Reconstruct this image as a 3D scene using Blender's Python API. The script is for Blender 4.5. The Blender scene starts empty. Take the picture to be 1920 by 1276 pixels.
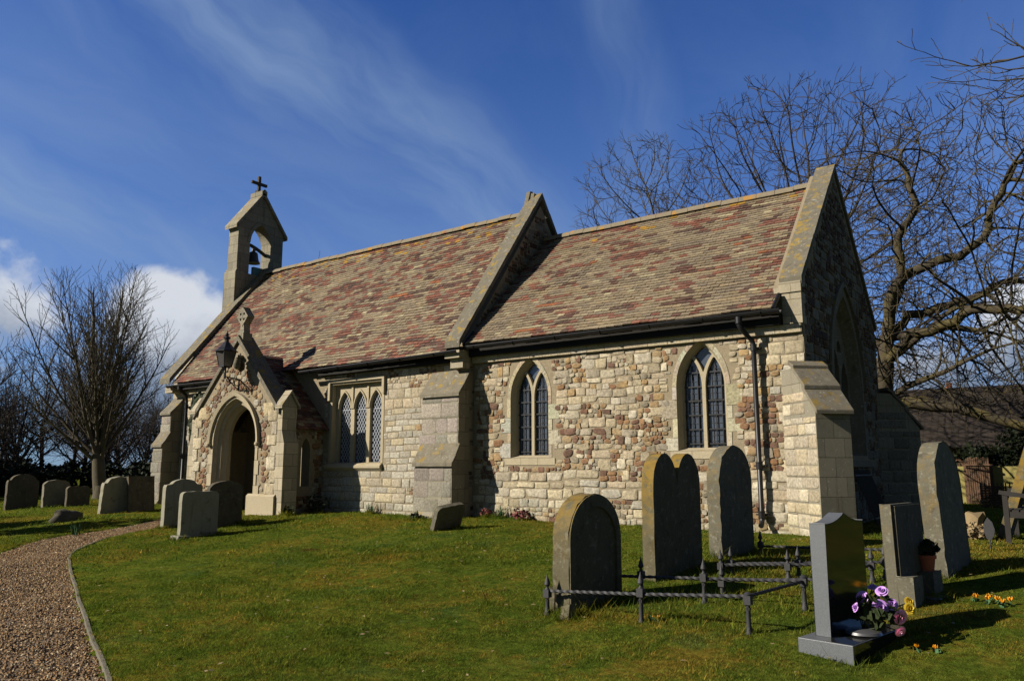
import bpy, math, random
import numpy as np
from mathutils import Vector, Matrix
from mathutils.geometry import tessellate_polygon
R = math.radians
sin, cos, pi, sqrt = math.sin, math.cos, math.pi, math.sqrt
random.seed(7); rng = np.random.default_rng(7)
scn = bpy.context.scene
COL = scn.collection

# ------------------------------------------------------------------ camera
cam_d = bpy.data.cameras.new('camera'); cam = bpy.data.objects.new('camera', cam_d); COL.objects.link(cam)
CAM = (3.555, -12.958, 1.6)
cam.location = CAM; cam.rotation_euler = (R(90 + 9.16), 0, R(36.0))
cam_d.sensor_width = 36; cam_d.lens = 27.56; cam_d.clip_start = .05; cam_d.clip_end = 3000
scn.camera = cam

# ------------------------------------------------------------------ light, exposure
SUN_AZ, SUN_EL = 40.0, 29.0             # degrees west of south, above the horizon
sun_d = bpy.data.lights.new('sun', 'SUN'); sun = bpy.data.objects.new('sun', sun_d); COL.objects.link(sun)
sun_d.energy = 5.0; sun_d.angle = R(.53); sun_d.color = (1.0, .915, .77)
sdir = Vector((sin(R(SUN_AZ)) * cos(R(SUN_EL)), cos(R(SUN_AZ)) * cos(R(SUN_EL)), -sin(R(SUN_EL))))
sun.rotation_euler = sdir.to_track_quat('-Z', 'Y').to_euler(); sun.location = (-30, -40, 30)
scn.view_settings.view_transform = 'Standard'; scn.view_settings.look = 'None'
scn.view_settings.exposure = 0.92; scn.view_settings.gamma = 1.0

# ------------------------------------------------------------------ node helpers
class NT:
    def __init__(s, tree): s.t = tree; s.n = tree.nodes; s.l = tree.links
    def new(s, typ, **kw):
        n = s.n.new(typ)
        for k, v in kw.items(): setattr(n, k, v)
        return n
    def put(s, sock, v):
        if hasattr(v, 'is_linked') or isinstance(v, bpy.types.NodeSocket): s.l.new(v, sock)
        elif isinstance(v, (tuple, list)) and sock.type == 'RGBA' and len(v) == 3: sock.default_value = (*v, 1)
        else: sock.default_value = v
    def math(s, op, a, b=0.0, c=None, clamp=False):
        n = s.new('ShaderNodeMath', operation=op, use_clamp=clamp); s.put(n.inputs[0], a); s.put(n.inputs[1], b)
        if c is not None: s.put(n.inputs[2], c)
        return n.outputs[0]
    def vmath(s, op, a, b=(0, 0, 0), out=0, scale=None):
        n = s.new('ShaderNodeVectorMath', operation=op); s.put(n.inputs[0], a)
        if op != 'SCALE': s.put(n.inputs[1], b)
        if scale is not None: n.inputs['Scale'].default_value = scale
        return n.outputs[out]
    def dot(s, a, v): return s.vmath('DOT_PRODUCT', a, v, out=1)
    def noise(s, vec, scale, detail=4, rough=.55, dist=0.0, out='Fac'):
        n = s.new('ShaderNodeTexNoise'); s.put(n.inputs['Vector'], vec)
        n.inputs['Scale'].default_value = scale; n.inputs['Detail'].default_value = detail
        n.inputs['Roughness'].default_value = rough; n.inputs['Distortion'].default_value = dist
        return n.outputs[out]
    def voro(s, vec, scale, feature='F1', out='Distance', rand=1.0):
        n = s.new('ShaderNodeTexVoronoi', feature=feature); s.put(n.inputs['Vector'], vec)
        n.inputs['Scale'].default_value = scale; n.inputs['Randomness'].default_value = rand
        return n.outputs[out]
    def ramp(s, fac, stops, interp='LINEAR'):
        n = s.new('ShaderNodeValToRGB'); cr = n.color_ramp; cr.interpolation = interp
        while len(cr.elements) < len(stops): cr.elements.new(.5)
        for e, (p, c) in zip(cr.elements, stops):
            e.position = p; e.color = (*c, 1) if len(c) == 3 else c
        s.put(n.inputs[0], fac); return n.outputs[0]
    def smooth(s, v, a, b):
        n = s.new('ShaderNodeMapRange', interpolation_type='SMOOTHSTEP'); s.put(n.inputs[0], v)
        n.inputs[1].default_value = a; n.inputs[2].default_value = b
        return n.outputs[0]
    def mix(s, fac, a, b, blend='MIX'):
        n = s.new('ShaderNodeMix', data_type='RGBA', blend_type=blend)
        s.put(n.inputs[0], fac); s.put(n.inputs[6], a); s.put(n.inputs[7], b); return n.outputs[2]
    def bump(s, h, strength=.4, dist=.02):
        n = s.new('ShaderNodeBump'); s.put(n.inputs['Height'], h); n.inputs['Strength'].default_value = strength
        n.inputs['Distance'].default_value = dist; return n.outputs[0]

# ------------------------------------------------------------------ world: sky with drifting cloud
wd = bpy.data.worlds.new('World'); scn.world = wd; wd.use_nodes = True
wt = NT(wd.node_tree); wt.n.clear()
sky = wt.new('ShaderNodeTexSky', sky_type='NISHITA'); sky.sun_disc = False
sky.sun_elevation = R(SUN_EL); sky.sun_rotation = R(180 + SUN_AZ)
sky.air_density = 1.0; sky.dust_density = .25; sky.ozone_density = 3.0
D = wt.new('ShaderNodeTexCoord').outputs['Generated']
D = wt.vmath('NORMALIZE', D)
up = wt.dot(D, (0, 0, 1))
skyc = wt.mix(1.0, sky.outputs[0], wt.mix(wt.smooth(wt.dot(D, (.75, -.66, 0)), -.05, .55), (.385, .675, 1.24), (.42, .42, .40)), 'MULTIPLY')     # a deep March blue to the north, unseen south-east sky dimmed and greyed so shade stays neutral
def cross(a, b): return tuple(np.cross(a, b) / np.linalg.norm(np.cross(a, b)))
def band(a, b, w, amount, nsc, off=0.0):
    n = cross(a, b); t = np.array(b) - np.array(a); t = t - np.array(n) * np.dot(t, n); t /= np.linalg.norm(t)
    s_ = wt.dot(D, n); t_ = wt.dot(D, tuple(t))
    wob = wt.math('SUBTRACT', wt.noise(D, 5, 3), .5)
    s2 = wt.math('ADD', s_, wt.math('MULTIPLY', wob, .10))
    m = wt.smooth(wt.math('ABSOLUTE', wt.math('ADD', s2, off)), w, w * .08)
    cv = wt.new('ShaderNodeCombineXYZ'); wt.put(cv.inputs[0], wt.math('MULTIPLY', s2, nsc)); wt.put(cv.inputs[1], wt.math('MULTIPLY', t_, nsc * .22))
    st = wt.smooth(wt.noise(cv.outputs[0], 1.0, 6, .56, .3), .22, .80)
    return wt.math('MULTIPLY', wt.math('MULTIPLY', m, st), amount)
cir = band((-.734, .449, .509), (-.589, .742, .321), .115, .62, 14)
for bnd in (((-.898, .32, .302), (-.818, .54, .198), .10, .60, 11), ((-.407, .74, .536), (-.416, .816, .402), .07, .30, 14),
            ((-.817, .35, .458), (-.78, .526, .339), .08, .24, 13), ((-.86, .30, .40), (-.69, .657, .304), .14, .32, 9)):
    cir = wt.math('MAXIMUM', cir, band(*bnd))
gen = wt.math('MULTIPLY', wt.smooth(wt.noise(D, 3.2, 8, .6, .6), .42, .78), wt.smooth(up, .75, .15))
cir = wt.math('MAXIMUM', cir, wt.math('MULTIPLY', gen, .30))
lowhaze = wt.math('MULTIPLY', wt.smooth(up, .60, .05), .30)
cir = wt.math('ADD', cir, lowhaze, clamp=True)
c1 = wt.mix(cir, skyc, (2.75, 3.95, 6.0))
# heaped cloud low over the fields
cum = None
for d0, r, st in (((-.857, .486, .172), .080, 1.0), ((-.846, .515, .135), .10, 1.0), ((-.83, .55, .10), .11, .9), ((-.922, .350, .165), .085, .60), ((-.945, .31, .15), .08, .60),
              ((-.035, .985, .150), .065, 1.0), ((-.02, .99, .115), .09, 1.0), ((-.125, .985, .09), .09, .6), ((-.88, .46, .07), .14, .55), ((-.95, .28, .07), .14, .5)):
    v = wt.math('MULTIPLY', wt.math('SUBTRACT', 1.0, wt.math('DIVIDE', wt.vmath('DISTANCE', D, d0, out=1), r), clamp=True), st)
    cum = v if cum is None else wt.math('MAXIMUM', cum, v)
nz = wt.math('SUBTRACT', wt.noise(D, 15, 8, .55), .5)
body = wt.math('ADD', cum, wt.math('MULTIPLY', nz, .85))
cm = wt.smooth(body, .16, .42)
shade = wt.smooth(wt.math('ADD', wt.math('MULTIPLY', nz, 1.2), wt.math('SUBTRACT', wt.math('MULTIPLY', up, 9.0), .95)), -.15, .75)
cc = wt.mix(shade, (1.9, 2.45, 3.4), (7.4, 7.7, 8.2))
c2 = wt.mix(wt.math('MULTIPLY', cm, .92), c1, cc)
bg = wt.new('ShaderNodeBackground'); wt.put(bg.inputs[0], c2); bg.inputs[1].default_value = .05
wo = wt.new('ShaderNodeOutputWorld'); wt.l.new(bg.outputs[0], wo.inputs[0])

# ------------------------------------------------------------------ materials
def mat(name):
    m = bpy.data.materials.new(name); m.use_nodes = True; t = NT(m.node_tree)
    b = m.node_tree.nodes['Principled BSDF']; b.inputs['Roughness'].default_value = .9
    b.inputs['Specular IOR Level'].default_value = .25
    return m, t, b
def pos(t): return t.new('ShaderNodeNewGeometry').outputs['Position']
def attr(t, name='col'):
    a = t.new('ShaderNodeAttribute', attribute_name=name); return a.outputs['Color']
K = .62                                  # the photograph's stone is darker than clean limestone
def sc(c, k=None): return tuple(x * (k or K) for x in c)
def m_plain(name, c, rough=.9, spec=.25, metal=0.0, var=.25, scale=9.0, bump=.25, bd=.01):
    m, t, b = mat(name); p = pos(t); n = t.noise(p, scale, 6, .6)
    col = t.mix(n, tuple(x * (1 - var) for x in c), tuple(min(1, x * (1 + var)) for x in c))
    t.put(b.inputs['Base Color'], col); b.inputs['Roughness'].default_value = rough
    b.inputs['Specular IOR Level'].default_value = spec; b.inputs['Metallic'].default_value = metal
    if bump: t.put(b.inputs['Normal'], t.bump(t.noise(p, scale * 5, 5, .65), bump, bd))
    return m
def m_colattr(name, sc=26.0, bump=.5, bd=.012, rough=.92, dark=.62, light=1.18, speck=None, foot=False):
    m, t, b = mat(name); p = pos(t); c = attr(t)
    n1 = t.noise(p, sc, 6, .62); n2 = t.noise(p, 2.3, 4, .6)
    f = t.math('MULTIPLY', t.smooth(n1, .25, .75), 1.0)
    c = t.mix(1.0, c, t.mix(f, (dark * K,) * 3, (light * K,) * 3), 'MULTIPLY')
    c = t.mix(t.math('MULTIPLY', t.smooth(n2, .5, .75), .35), c, t.mix(1.0, c, (.62, .60, .55), 'MULTIPLY'))
    if foot:                                     # damp and algae at the foot of the walls
        w_ = t.math('MULTIPLY', t.smooth(t.math('ADD', t.dot(p, (0, 0, 1)), t.math('MULTIPLY', t.noise(p, 1.7, 5, .65), 1.1)), 1.75, .95), t.smooth(t.noise(p, 4, 5, .7), .35, .6))
        c = t.mix(t.math('MULTIPLY', w_, .7), c, t.mix(1.0, c, (.70, .73, .60), 'MULTIPLY'))
    if speck:
        s_ = t.smooth(t.noise(p, speck[1], 3, .6), speck[2], speck[2] + .06); c = t.mix(t.math('MULTIPLY', s_, .8), c, speck[0])
    t.put(b.inputs['Base Color'], c); b.inputs['Roughness'].default_value = rough
    t.put(b.inputs['Normal'], t.bump(t.noise(p, sc * 2.2, 6, .7), bump, bd)); return m
def m_ashlar(name, c1, c2, lichen=.35, joints=None):
    # dressed limestone, weathered: grey and ochre lichen
    m, t, b = mat(name); p = pos(t)
    n1 = t.noise(p, 3.1, 6, .65); n2 = t.noise(p, 38, 5, .7); n3 = t.noise(p, 11, 5, .6)
    c = t.mix(n1, sc(c1), sc(c2))
    c = t.mix(1.0, c, t.mix(n2, (.66,) * 3, (1.22,) * 3), 'MULTIPLY')
    c = t.mix(t.math('MULTIPLY', t.smooth(n3, .52, .70), lichen), c, sc((.26, .245, .205)))
    c = t.mix(t.math('MULTIPLY', t.smooth(t.noise(p, 17, 4, .6), .60, .72), lichen * .9), c, sc((.55, .52, .44)))
    up_ = t.dot(t.new('ShaderNodeNewGeometry').outputs['Normal'], (0, 0, 1))
    och = t.math('MULTIPLY', t.smooth(up_, .15, .6), t.smooth(t.noise(p, 4.5, 5, .65), .52, .66))
    c = t.mix(t.math('MULTIPLY', och, lichen * 1.6, clamp=True), c, (.20, .135, .03))
    st_ = t.math('MULTIPLY', t.smooth(t.noise(t.vmath('MULTIPLY', p, (7, 7, .8)), 1.2, 5, .65), .52, .74), lichen)
    c = t.mix(st_, c, t.mix(1.0, c, (.50, .48, .44), 'MULTIPLY'))
    h = t.math('ADD', n2, t.noise(p, 120, 4, .7))
    if joints:                                   # fine joints between the dressed blocks
        cv = t.new('ShaderNodeCombineXYZ'); t.put(cv.inputs[0], t.math('ADD', t.dot(p, (1, 0, 0)), t.dot(p, (0, 1, 0)))); t.put(cv.inputs[1], t.dot(p, (0, 0, 1)))
        br = t.new('ShaderNodeTexBrick', offset=.5); t.put(br.inputs['Vector'], cv.outputs[0])
        for k_, v_ in (('Scale', 1.0), ('Mortar Size', .006), ('Mortar Smooth', .3), ('Brick Width', joints[0]), ('Row Height', joints[1])): br.inputs[k_].default_value = v_
        br.inputs['Color1'].default_value = (.82, .82, .82, 1); br.inputs['Color2'].default_value = (1.15, 1.13, 1.08, 1); br.inputs['Mortar'].default_value = (.45, .42, .37, 1)
        c = t.mix(1.0, c, br.outputs['Color'], 'MULTIPLY'); h = t.math('SUBTRACT', h, t.math('MULTIPLY', br.outputs['Fac'], 1.5))
    t.put(b.inputs['Base Color'], c)
    t.put(b.inputs['Normal'], t.bump(h, .45, .012)); return m
M = {}
M['stone'] = m_colattr('rubble_stone', 24, .6, .014, light=1.25, foot=True)
M['tile'] = m_colattr('roof_tile', 30, .45, .008, dark=.60, light=1.22, speck=((.19, .175, .115), 16, .63))
M['ashlar'] = m_ashlar('dressed_limestone', (.44, .38, .27), (.52, .46, .34), .40, (.42, .27))
M['ashlar_grey'] = m_ashlar('weathered_limestone', (.25, .225, .165), (.34, .31, .235), .70, (.46, .29))
M['coping'] = m_ashlar('coping_stone', (.135, .12, .085), (.225, .20, .145), .75)
M['weathering'] = m_ashlar('weathered_slab', (.15, .125, .085), (.28, .25, .185), .75)
M['frame'] = m_ashlar('window_limestone', (.45, .38, .255), (.53, .455, .31), .25)
M['mortar'] = m_plain('lime_mortar', (.20, .165, .11), .95, var=.35, scale=14, bump=.8, bd=.02)
M['gable_rubble'] = m_colattr('gable_rubble', 20, .7, .02)
M['black_iron'] = m_plain('black_paint', (.008, .008, .009), .42, .3, var=.3, scale=6, bump=.1, bd=.003)
M['rail_iron'] = m_plain('weathered_iron', (.022, .022, .024), .62, .35, var=.45, scale=40, bump=.5, bd=.004)
M['lead_line'] = m_plain('lead_came', (.30, .32, .36), .55, .4, var=.2, scale=30, bump=0)
M['bell'] = m_plain('bell_bronze', (.02, .02, .018), .5, .4, var=.4, scale=20, bump=.1)
M['teal'] = m_plain('teal_lead', (.055, .12, .13), .7, .3, var=.4, scale=16, bump=.3)
M['wood_dark'] = m_plain('dark_oak', (.035, .022, .014), .75, .3, var=.4, scale=14, bump=.3)
M['fascia'] = m_plain('tarred_board', (.008, .007, .006), .8, .2, var=.4, scale=14, bump=.2)
M['cross'] = m_plain('dark_stone', (.05, .042, .032), .9, .2, var=.4, scale=24, bump=.4)
M['void'] = m_plain('church_interior', (.015, .014, .012), 1, .0, bump=0)
def m_glass():
    m, t, b = mat('leaded_glass'); p = pos(t)
    c = t.mix(t.noise(p, 3, 3), (.022, .028, .038), (.06, .072, .095))
    t.put(b.inputs['Base Color'], c); b.inputs['Roughness'].default_value = .12; b.inputs['Specular IOR Level'].default_value = .6
    # each quarry of glass sits at its own slight angle
    v = t.new('ShaderNodeTexVoronoi'); t.put(v.inputs['Vector'], p); v.inputs['Scale'].default_value = 11
    bm = t.bump(t.math('ADD', t.math('MULTIPLY', v.outputs['Distance'], .6), t.noise(p, 22, 3)), .22, .02); t.put(b.inputs['Normal'], bm); return m
M['glass'] = m_glass()
def m_bark(name, c1, c2, moss=None, amt=.5):
    m, t, b = mat(name); p = pos(t)
    c = t.mix(t.noise(p, 7, 5, .6), c1, c2)
    if moss: c = t.mix(t.math('MULTIPLY', t.smooth(t.noise(p, 1.6, 5, .65), .45, .62), amt), c, moss)
    t.put(b.inputs['Base Color'], c); t.put(b.inputs['Normal'], t.bump(t.noise(p, 34, 5, .7), .6, .02)); return m
M['bark'] = m_bark('grey_bark', (.038, .031, .021), (.075, .062, .042), (.065, .062, .018), .35)
M['bark_moss'] = m_bark('mossy_bark', (.026, .021, .014), (.055, .044, .028), (.085, .068, .016), .55)
M['bark_far'] = m_bark('far_bark', (.026, .021, .016), (.05, .04, .03))
def m_leaf(name, c1, c2, sc=2.0):
    m, t, b = mat(name); p = pos(t); t.put(b.inputs['Base Color'], t.mix(t.noise(p, sc, 4, .7), c1, c2)); b.inputs['Roughness'].default_value = .7; b.inputs['Specular IOR Level'].default_value = .15; return m
M['leaf_dark'] = m_leaf('evergreen_leaf', (.005, .009, .004), (.017, .024, .008))
M['leaf_ivy'] = m_leaf('ivy_leaf', (.008, .014, .005), (.03, .04, .013), 9)
M['leaf_red'] = m_leaf('red_stem_leaf', (.10, .02, .025), (.16, .06, .05), 30)
M['leaf_green'] = m_leaf('bulb_leaf', (.03, .075, .035), (.06, .12, .05), 20)
M['dry'] = m_leaf('dry_stalk', (.14, .10, .05), (.24, .18, .10), 30)
def turf_colour(t, p):
    nl = t.noise(p, 13, 5, .7); n1 = t.noise(p, .55, 5, .62); n2 = t.noise(p, 2.2, 5, .65); n3 = t.noise(p, 9, 4, .6)
    n0 = t.noise(p, .28, 3, .5); nb = t.noise(t.vmath('ADD', p, (7, 3, 0)), 1.1, 5, .65)
    c = t.mix(t.smooth(n2, .35, .68), (.062, .090, .012), (.110, .121, .018))
    moss = t.math('ADD', t.math('MULTIPLY', n1, .6), t.math('MULTIPLY', n3, .45))
    c = t.mix(t.math('MULTIPLY', t.smooth(moss, .51, .66), .82), c, (.145, .105, .018))
    c = t.mix(t.math('MULTIPLY', t.smooth(t.noise(p, 1.3, 6, .7), .60, .72), .8), c, (.070, .042, .012))
    c = t.mix(t.math('MULTIPLY', t.smooth(nb, .56, .70), .55), c, (.045, .085, .022))
    c = t.mix(1.0, c, t.mix(n0, (.85, .88, .82), (1.38, 1.36, 1.32)), 'MULTIPLY')
    c = t.mix(1.0, c, t.mix(t.smooth(nl, .3, .7), (.62, .62, .6), (1.35, 1.35, 1.3)), 'MULTIPLY')
    return c
def m_ground():
    m, t, b = mat('turf'); p = pos(t); c = turf_colour(t, p); b.inputs['Specular IOR Level'].default_value = 0
    c = t.mix(1.0, c, t.mix(t.noise(p, 60, 4, .7), (.45,) * 3, (.95,) * 3), 'MULTIPLY')
    t.put(b.inputs['Base Color'], c); t.put(b.inputs['Normal'], t.bump(t.noise(p, 42, 5, .7), .9, .04)); return m
M['ground'] = m_ground()
def m_grass():
    m, t, b = mat('grass_blade'); p = pos(t); c = turf_colour(t, p); a = attr(t)
    c = t.mix(1.0, c, a, 'MULTIPLY')
    t.put(b.inputs['Base Color'], c); b.inputs['Roughness'].default_value = .7; b.inputs['Specular IOR Level'].default_value = .03
    tr = t.new('ShaderNodeBsdfTranslucent'); t.put(tr.inputs[0], t.mix(1.0, c, (1.1, 1.2, .6), 'MULTIPLY'))
    mx = t.new('ShaderNodeMixShader'); mx.inputs[0].default_value = .35
    o = [n for n in t.n if n.type == 'OUTPUT_MATERIAL'][0]
    t.l.new(b.outputs[0], mx.inputs[1]); t.l.new(tr.outputs[0], mx.inputs[2]); t.l.new(mx.outputs[0], o.inputs[0]); return m
M['grass'] = m_grass()
def m_path():
    m, t, b = mat('gravel_bed'); p = pos(t); v = t.new('ShaderNodeTexVoronoi'); t.put(v.inputs['Vector'], p); v.inputs['Scale'].default_value = 42
    c = t.ramp(v.outputs['Color'], [(0, (.05, .032, .018)), (.4, (.10, .066, .037)), (.75, (.16, .112, .066)), (1, (.26, .21, .15))])
    c = t.mix(t.math('MULTIPLY', t.smooth(t.noise(p, .9, 5, .7), .52, .7), .5), c, (.055, .055, .022))
    t.put(b.inputs['Base Color'], c); t.put(b.inputs['Normal'], t.bump(v.outputs['Distance'], .8, .02)); return m
M['path'] = m_path()
M['pebble'] = m_colattr('pebble', 60, .3, .004, .85, .8, 1.1)
M['kerb'] = m_ashlar('concrete_edging', (.15, .135, .095), (.22, .195, .14), .5)
def m_head(name, c1, c2, och=.8, thr=.55, pale=.35):
    m, t, b = mat(name); p = pos(t); nrm = t.new('ShaderNodeNewGeometry').outputs['Normal']
    c = t.mix(t.noise(p, 4, 6, .65), c1, c2)
    c = t.mix(1.0, c, t.mix(t.noise(p, 45, 4, .7), (.65,) * 3, (1.22,) * 3), 'MULTIPLY')
    c = t.mix(t.math('MULTIPLY', t.smooth(t.noise(p, 13, 6, .72), .54, .64), pale * .9, clamp=True), c, (.21, .20, .155))
    c = t.mix(t.math('MULTIPLY', t.smooth(t.noise(p, 6, 6, .7), .56, .66), .6), c, t.mix(1.0, c, (.42, .40, .34), 'MULTIPLY'))
    sx = t.math('ABSOLUTE', t.dot(nrm, (1, 0, 0)))
    edge = t.math('SUBTRACT', 1.0, t.smooth(sx, .5, .85))
    hz = t.smooth(t.math('ADD', t.dot(p, (0, 0, 1)), t.math('MULTIPLY', t.math('SUBTRACT', t.noise(p, 3, 4, .6), .5), 1.6)), .5, 1.5)
    f = t.math('MULTIPLY', t.math('MULTIPLY', edge, hz), t.smooth(t.noise(p, 9, 5, .65), thr - .16, thr + .10))
    c = t.mix(t.math('MULTIPLY', f, och), c, (.17, .105, .014))
    stain = t.math('MULTIPLY', t.smooth(t.noise(t.vmath('MULTIPLY', p, (1, 9, 1.2)), 1.5, 4, .6), .5, .75), .5)
    c = t.mix(stain, c, t.mix(1.0, c, (.5, .5, .45), 'MULTIPLY'))
    t.put(b.inputs['Base Color'], c); t.put(b.inputs['Normal'], t.bump(t.noise(p, 55, 5, .7), .45, .012)); return m
M['head_ochre'] = m_head('lichened_headstone', (.050, .044, .024), (.10, .088, .052), .85, .48)
M['head_grey'] = m_head('grey_headstone', (.062, .056, .038), (.118, .108, .076), .45, .60, .5)
M['head_pale'] = m_head('pale_headstone', (.10, .092, .066), (.165, .152, .115), .3, .6)
M['head_light'] = m_head('light_headstone', (.15, .142, .105), (.24, .23, .175), .35, .6, .45)
M['head_dark'] = m_head('dark_headstone', (.042, .037, .026), (.08, .071, .05), .4, .6, .25)
def m_granite():
    m, t, b = mat('polished_granite'); p = pos(t)
    v = t.noise(p, 260, 3, .7); c = t.ramp(v, [(.3, (.030, .034, .038)), (.5, (.060, .066, .073)), (.68, (.125, .13, .14))])
    t.put(b.inputs['Base Color'], c); b.inputs['Roughness'].default_value = .55; b.inputs['Specular IOR Level'].default_value = .5; return m
M['granite'] = m_granite()
def m_polish():
    m, t, b = mat('black_granite_face'); p = pos(t)
    c = t.ramp(t.noise(p, 300, 2, .7), [(.35, (.006, .006, .006)), (.7, (.018, .018, .018))])
    t.put(b.inputs['Base Color'], c); b.inputs['Roughness'].default_value = .08; b.inputs['Specular IOR Level'].default_value = .5; return m
M['polish'] = m_polish()
M['terracotta'] = m_plain('terracotta', (.30, .085, .04), .85, var=.25, scale=12, bump=.1)
M['steel'] = m_plain('steel_dish', (.12, .12, .125), .35, .4, .6, var=.1, bump=0)
def m_petal(n, a, b_):
    m, t, b = mat(n); t.put(b.inputs['Base Color'], t.mix(t.noise(pos(t), 28, 3), a, b_)); b.inputs['Roughness'].default_value = .55; return m
M['purple'] = m_petal('purple_petal', (.26, .10, .42), (.55, .34, .66)); M['pink'] = m_petal('pink_petal', (.60, .13, .33), (.80, .52, .58))
M['yellow'] = m_petal('yellow_petal', (.50, .32, .015), (.62, .46, .05)); M['crocus'] = m_petal('crocus_petal', (.55, .20, .005), (.60, .28, .012))
M['bench'] = m_plain('weathered_teak', (.020, .018, .016), .85, var=.3, scale=22, bump=.3)
M['cottage_roof'] = m_plain('old_slate', (.022, .0165, .0125), .9, var=.6, scale=9, bump=.6, bd=.03)
M['cottage_wall'] = m_plain('cottage_brick', (.13, .07, .045), .9, var=.35, scale=12, bump=.4)
M['render'] = m_plain('limewashed_panel', (.19, .165, .055), .9, var=.3, scale=2.2, bump=.3)
M['picket'] = m_plain('brown_picket', (.08, .046, .027), .85, var=.35, scale=16, bump=.3)
M['redpot'] = m_plain('chimney_pot', (.36, .12, .05), .9, var=.2)
M['lampglass'] = m_plain('smoked_lamp_glass', (.05, .048, .046), .12, .6, var=.3, scale=5, bump=0)
M['ridge'] = None
def m_ridge():
    m, t, b = mat('ridge_tile'); p = pos(t)
    c = t.mix(t.noise(p, 14, 5, .65), (.11, .09, .06), (.19, .16, .11))
    c = t.mix(t.smooth(t.noise(p, .8, 3, .6), .58, .64), c, (.16, .055, .034))
    c = t.mix(t.smooth(t.noise(p, 2.6, 6, .7), .56, .64), c, (.28, .135, .015))
    t.put(b.inputs['Base Color'], c); t.put(b.inputs['Normal'], t.bump(t.noise(p, 40, 5, .7), .5, .012)); return m
M['ridge'] = m_ridge()

# ------------------------------------------------------------------ mesh helpers
class MB:
    def __init__(s): s.v = []; s.f = []; s.c = []
    def add(s, vs, fs, col=None):
        o = len(s.v); s.v += [tuple(v) for v in vs]; s.f += [tuple(i + o for i in f) for f in fs]
        s.c += [col or (1, 1, 1)] * len(vs); return o
    def box(s, a, b, col=None):
        x0, y0, z0 = a; x1, y1, z1 = b
        s.add([(x0, y0, z0), (x1, y0, z0), (x1, y1, z0), (x0, y1, z0), (x0, y0, z1), (x1, y0, z1), (x1, y1, z1), (x0, y1, z1)],
              [(0, 3, 2, 1), (4, 5, 6, 7), (0, 1, 5, 4), (1, 2, 6, 5), (2, 3, 7, 6), (3, 0, 4, 7)], col)
    def prism(s, pts, vec, col=None):
        pts = [Vector(p) for p in pts]; n = len(pts); vec = Vector(vec)
        nn = Vector((0, 0, 0))
        for i in range(n): nn += pts[i].cross(pts[(i + 1) % n])
        if nn.dot(vec) > 0: pts = pts[::-1]
        s.add(pts + [p + vec for p in pts], [tuple(range(n)), tuple(range(2 * n - 1, n - 1, -1))] +
              [(i, i + n, (i + 1) % n + n, (i + 1) % n)[::1] for i in range(n)], col)
    def plate(s, outer, holes, O, U, V, N, depth, col=None):
        O, U, V, N = map(Vector, (O, U, V, N)); loops = [outer] + list(holes)
        P = [[O + U * a + V * b for a, b in l] for l in loops]
        tris = tessellate_polygon([[Vector((a, b, 0)) for a, b in l] for l in loops])
        flat = [p for l in P for p in l]; n = len(flat)
        vs = flat + [p - N * depth for p in flat]; fs = []
        for tr in tris:
            a, b, c = (flat[i] for i in tr); up = (b - a).cross(c - a).dot(N) > 0
            tr = tuple(tr) if up else tuple(tr)[::-1]
            fs.append(tr); fs.append(tuple(i + n for i in tr[::-1]))
        o = 0
        for l in P:
            k = len(l)
            for i in range(k): fs.append((o + i, o + (i + 1) % k, o + (i + 1) % k + n, o + i + n))
            o += k
        s.add(vs, fs, col)
    def strip(s, A, B, closed=False, col=None):
        n = len(A); s.add(list(A) + list(B), [(i, (i + 1) % n, (i + 1) % n + n, i + n) for i in range(n if closed else n - 1)], col)
    def tube(s, pts, rad, k=6, cap=True, col=None, twist=0.0, square=False):
        pts = [Vector(p) for p in pts]; n = len(pts); rad = [rad] * n if not hasattr(rad, '__len__') else rad
        vs = []; x = None
        for i in range(n):
            d = (pts[min(i + 1, n - 1)] - pts[max(i - 1, 0)]); d = d.normalized() if d.length > 1e-9 else Vector((0, 0, 1))
            if x is None: x = d.orthogonal().normalized()
            x = (x - d * x.dot(d)); x = x.normalized() if x.length > 1e-6 else d.orthogonal().normalized()
            y = d.cross(x)
            for j in range(k):
                a = 2 * pi * j / k + twist * i; vs.append(pts[i] + (x * cos(a) + y * sin(a)) * rad[i])
        fs = [(i * k + j, i * k + (j + 1) % k, (i + 1) * k + (j + 1) % k, (i + 1) * k + j) for i in range(n - 1) for j in range(k)]
        if cap: fs += [tuple(range(k))[::-1], tuple(range((n - 1) * k, n * k))]
        s.add(vs, fs, col)
    def lathe(s, c, prof, k=14, axis='z', col=None):
        c = Vector(c); vs = []; n = len(prof)
        for r, h in prof:
            for j in range(k):
                a = 2 * pi * j / k; vs.append(c + Vector((r * cos(a), r * sin(a), h)))
        fs = [(i * k + j, i * k + (j + 1) % k, (i + 1) * k + (j + 1) % k, (i + 1) * k + j) for i in range(n - 1) for j in range(k)]
        fs += [tuple(range(k))[::-1], tuple(range((n - 1) * k, n * k))]
        s.add(vs, fs, col)
WL = {}
def wl(o): return WL.get(o.name, Vector((0, 0, 0))) if o else Vector((0, 0, 0))
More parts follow.
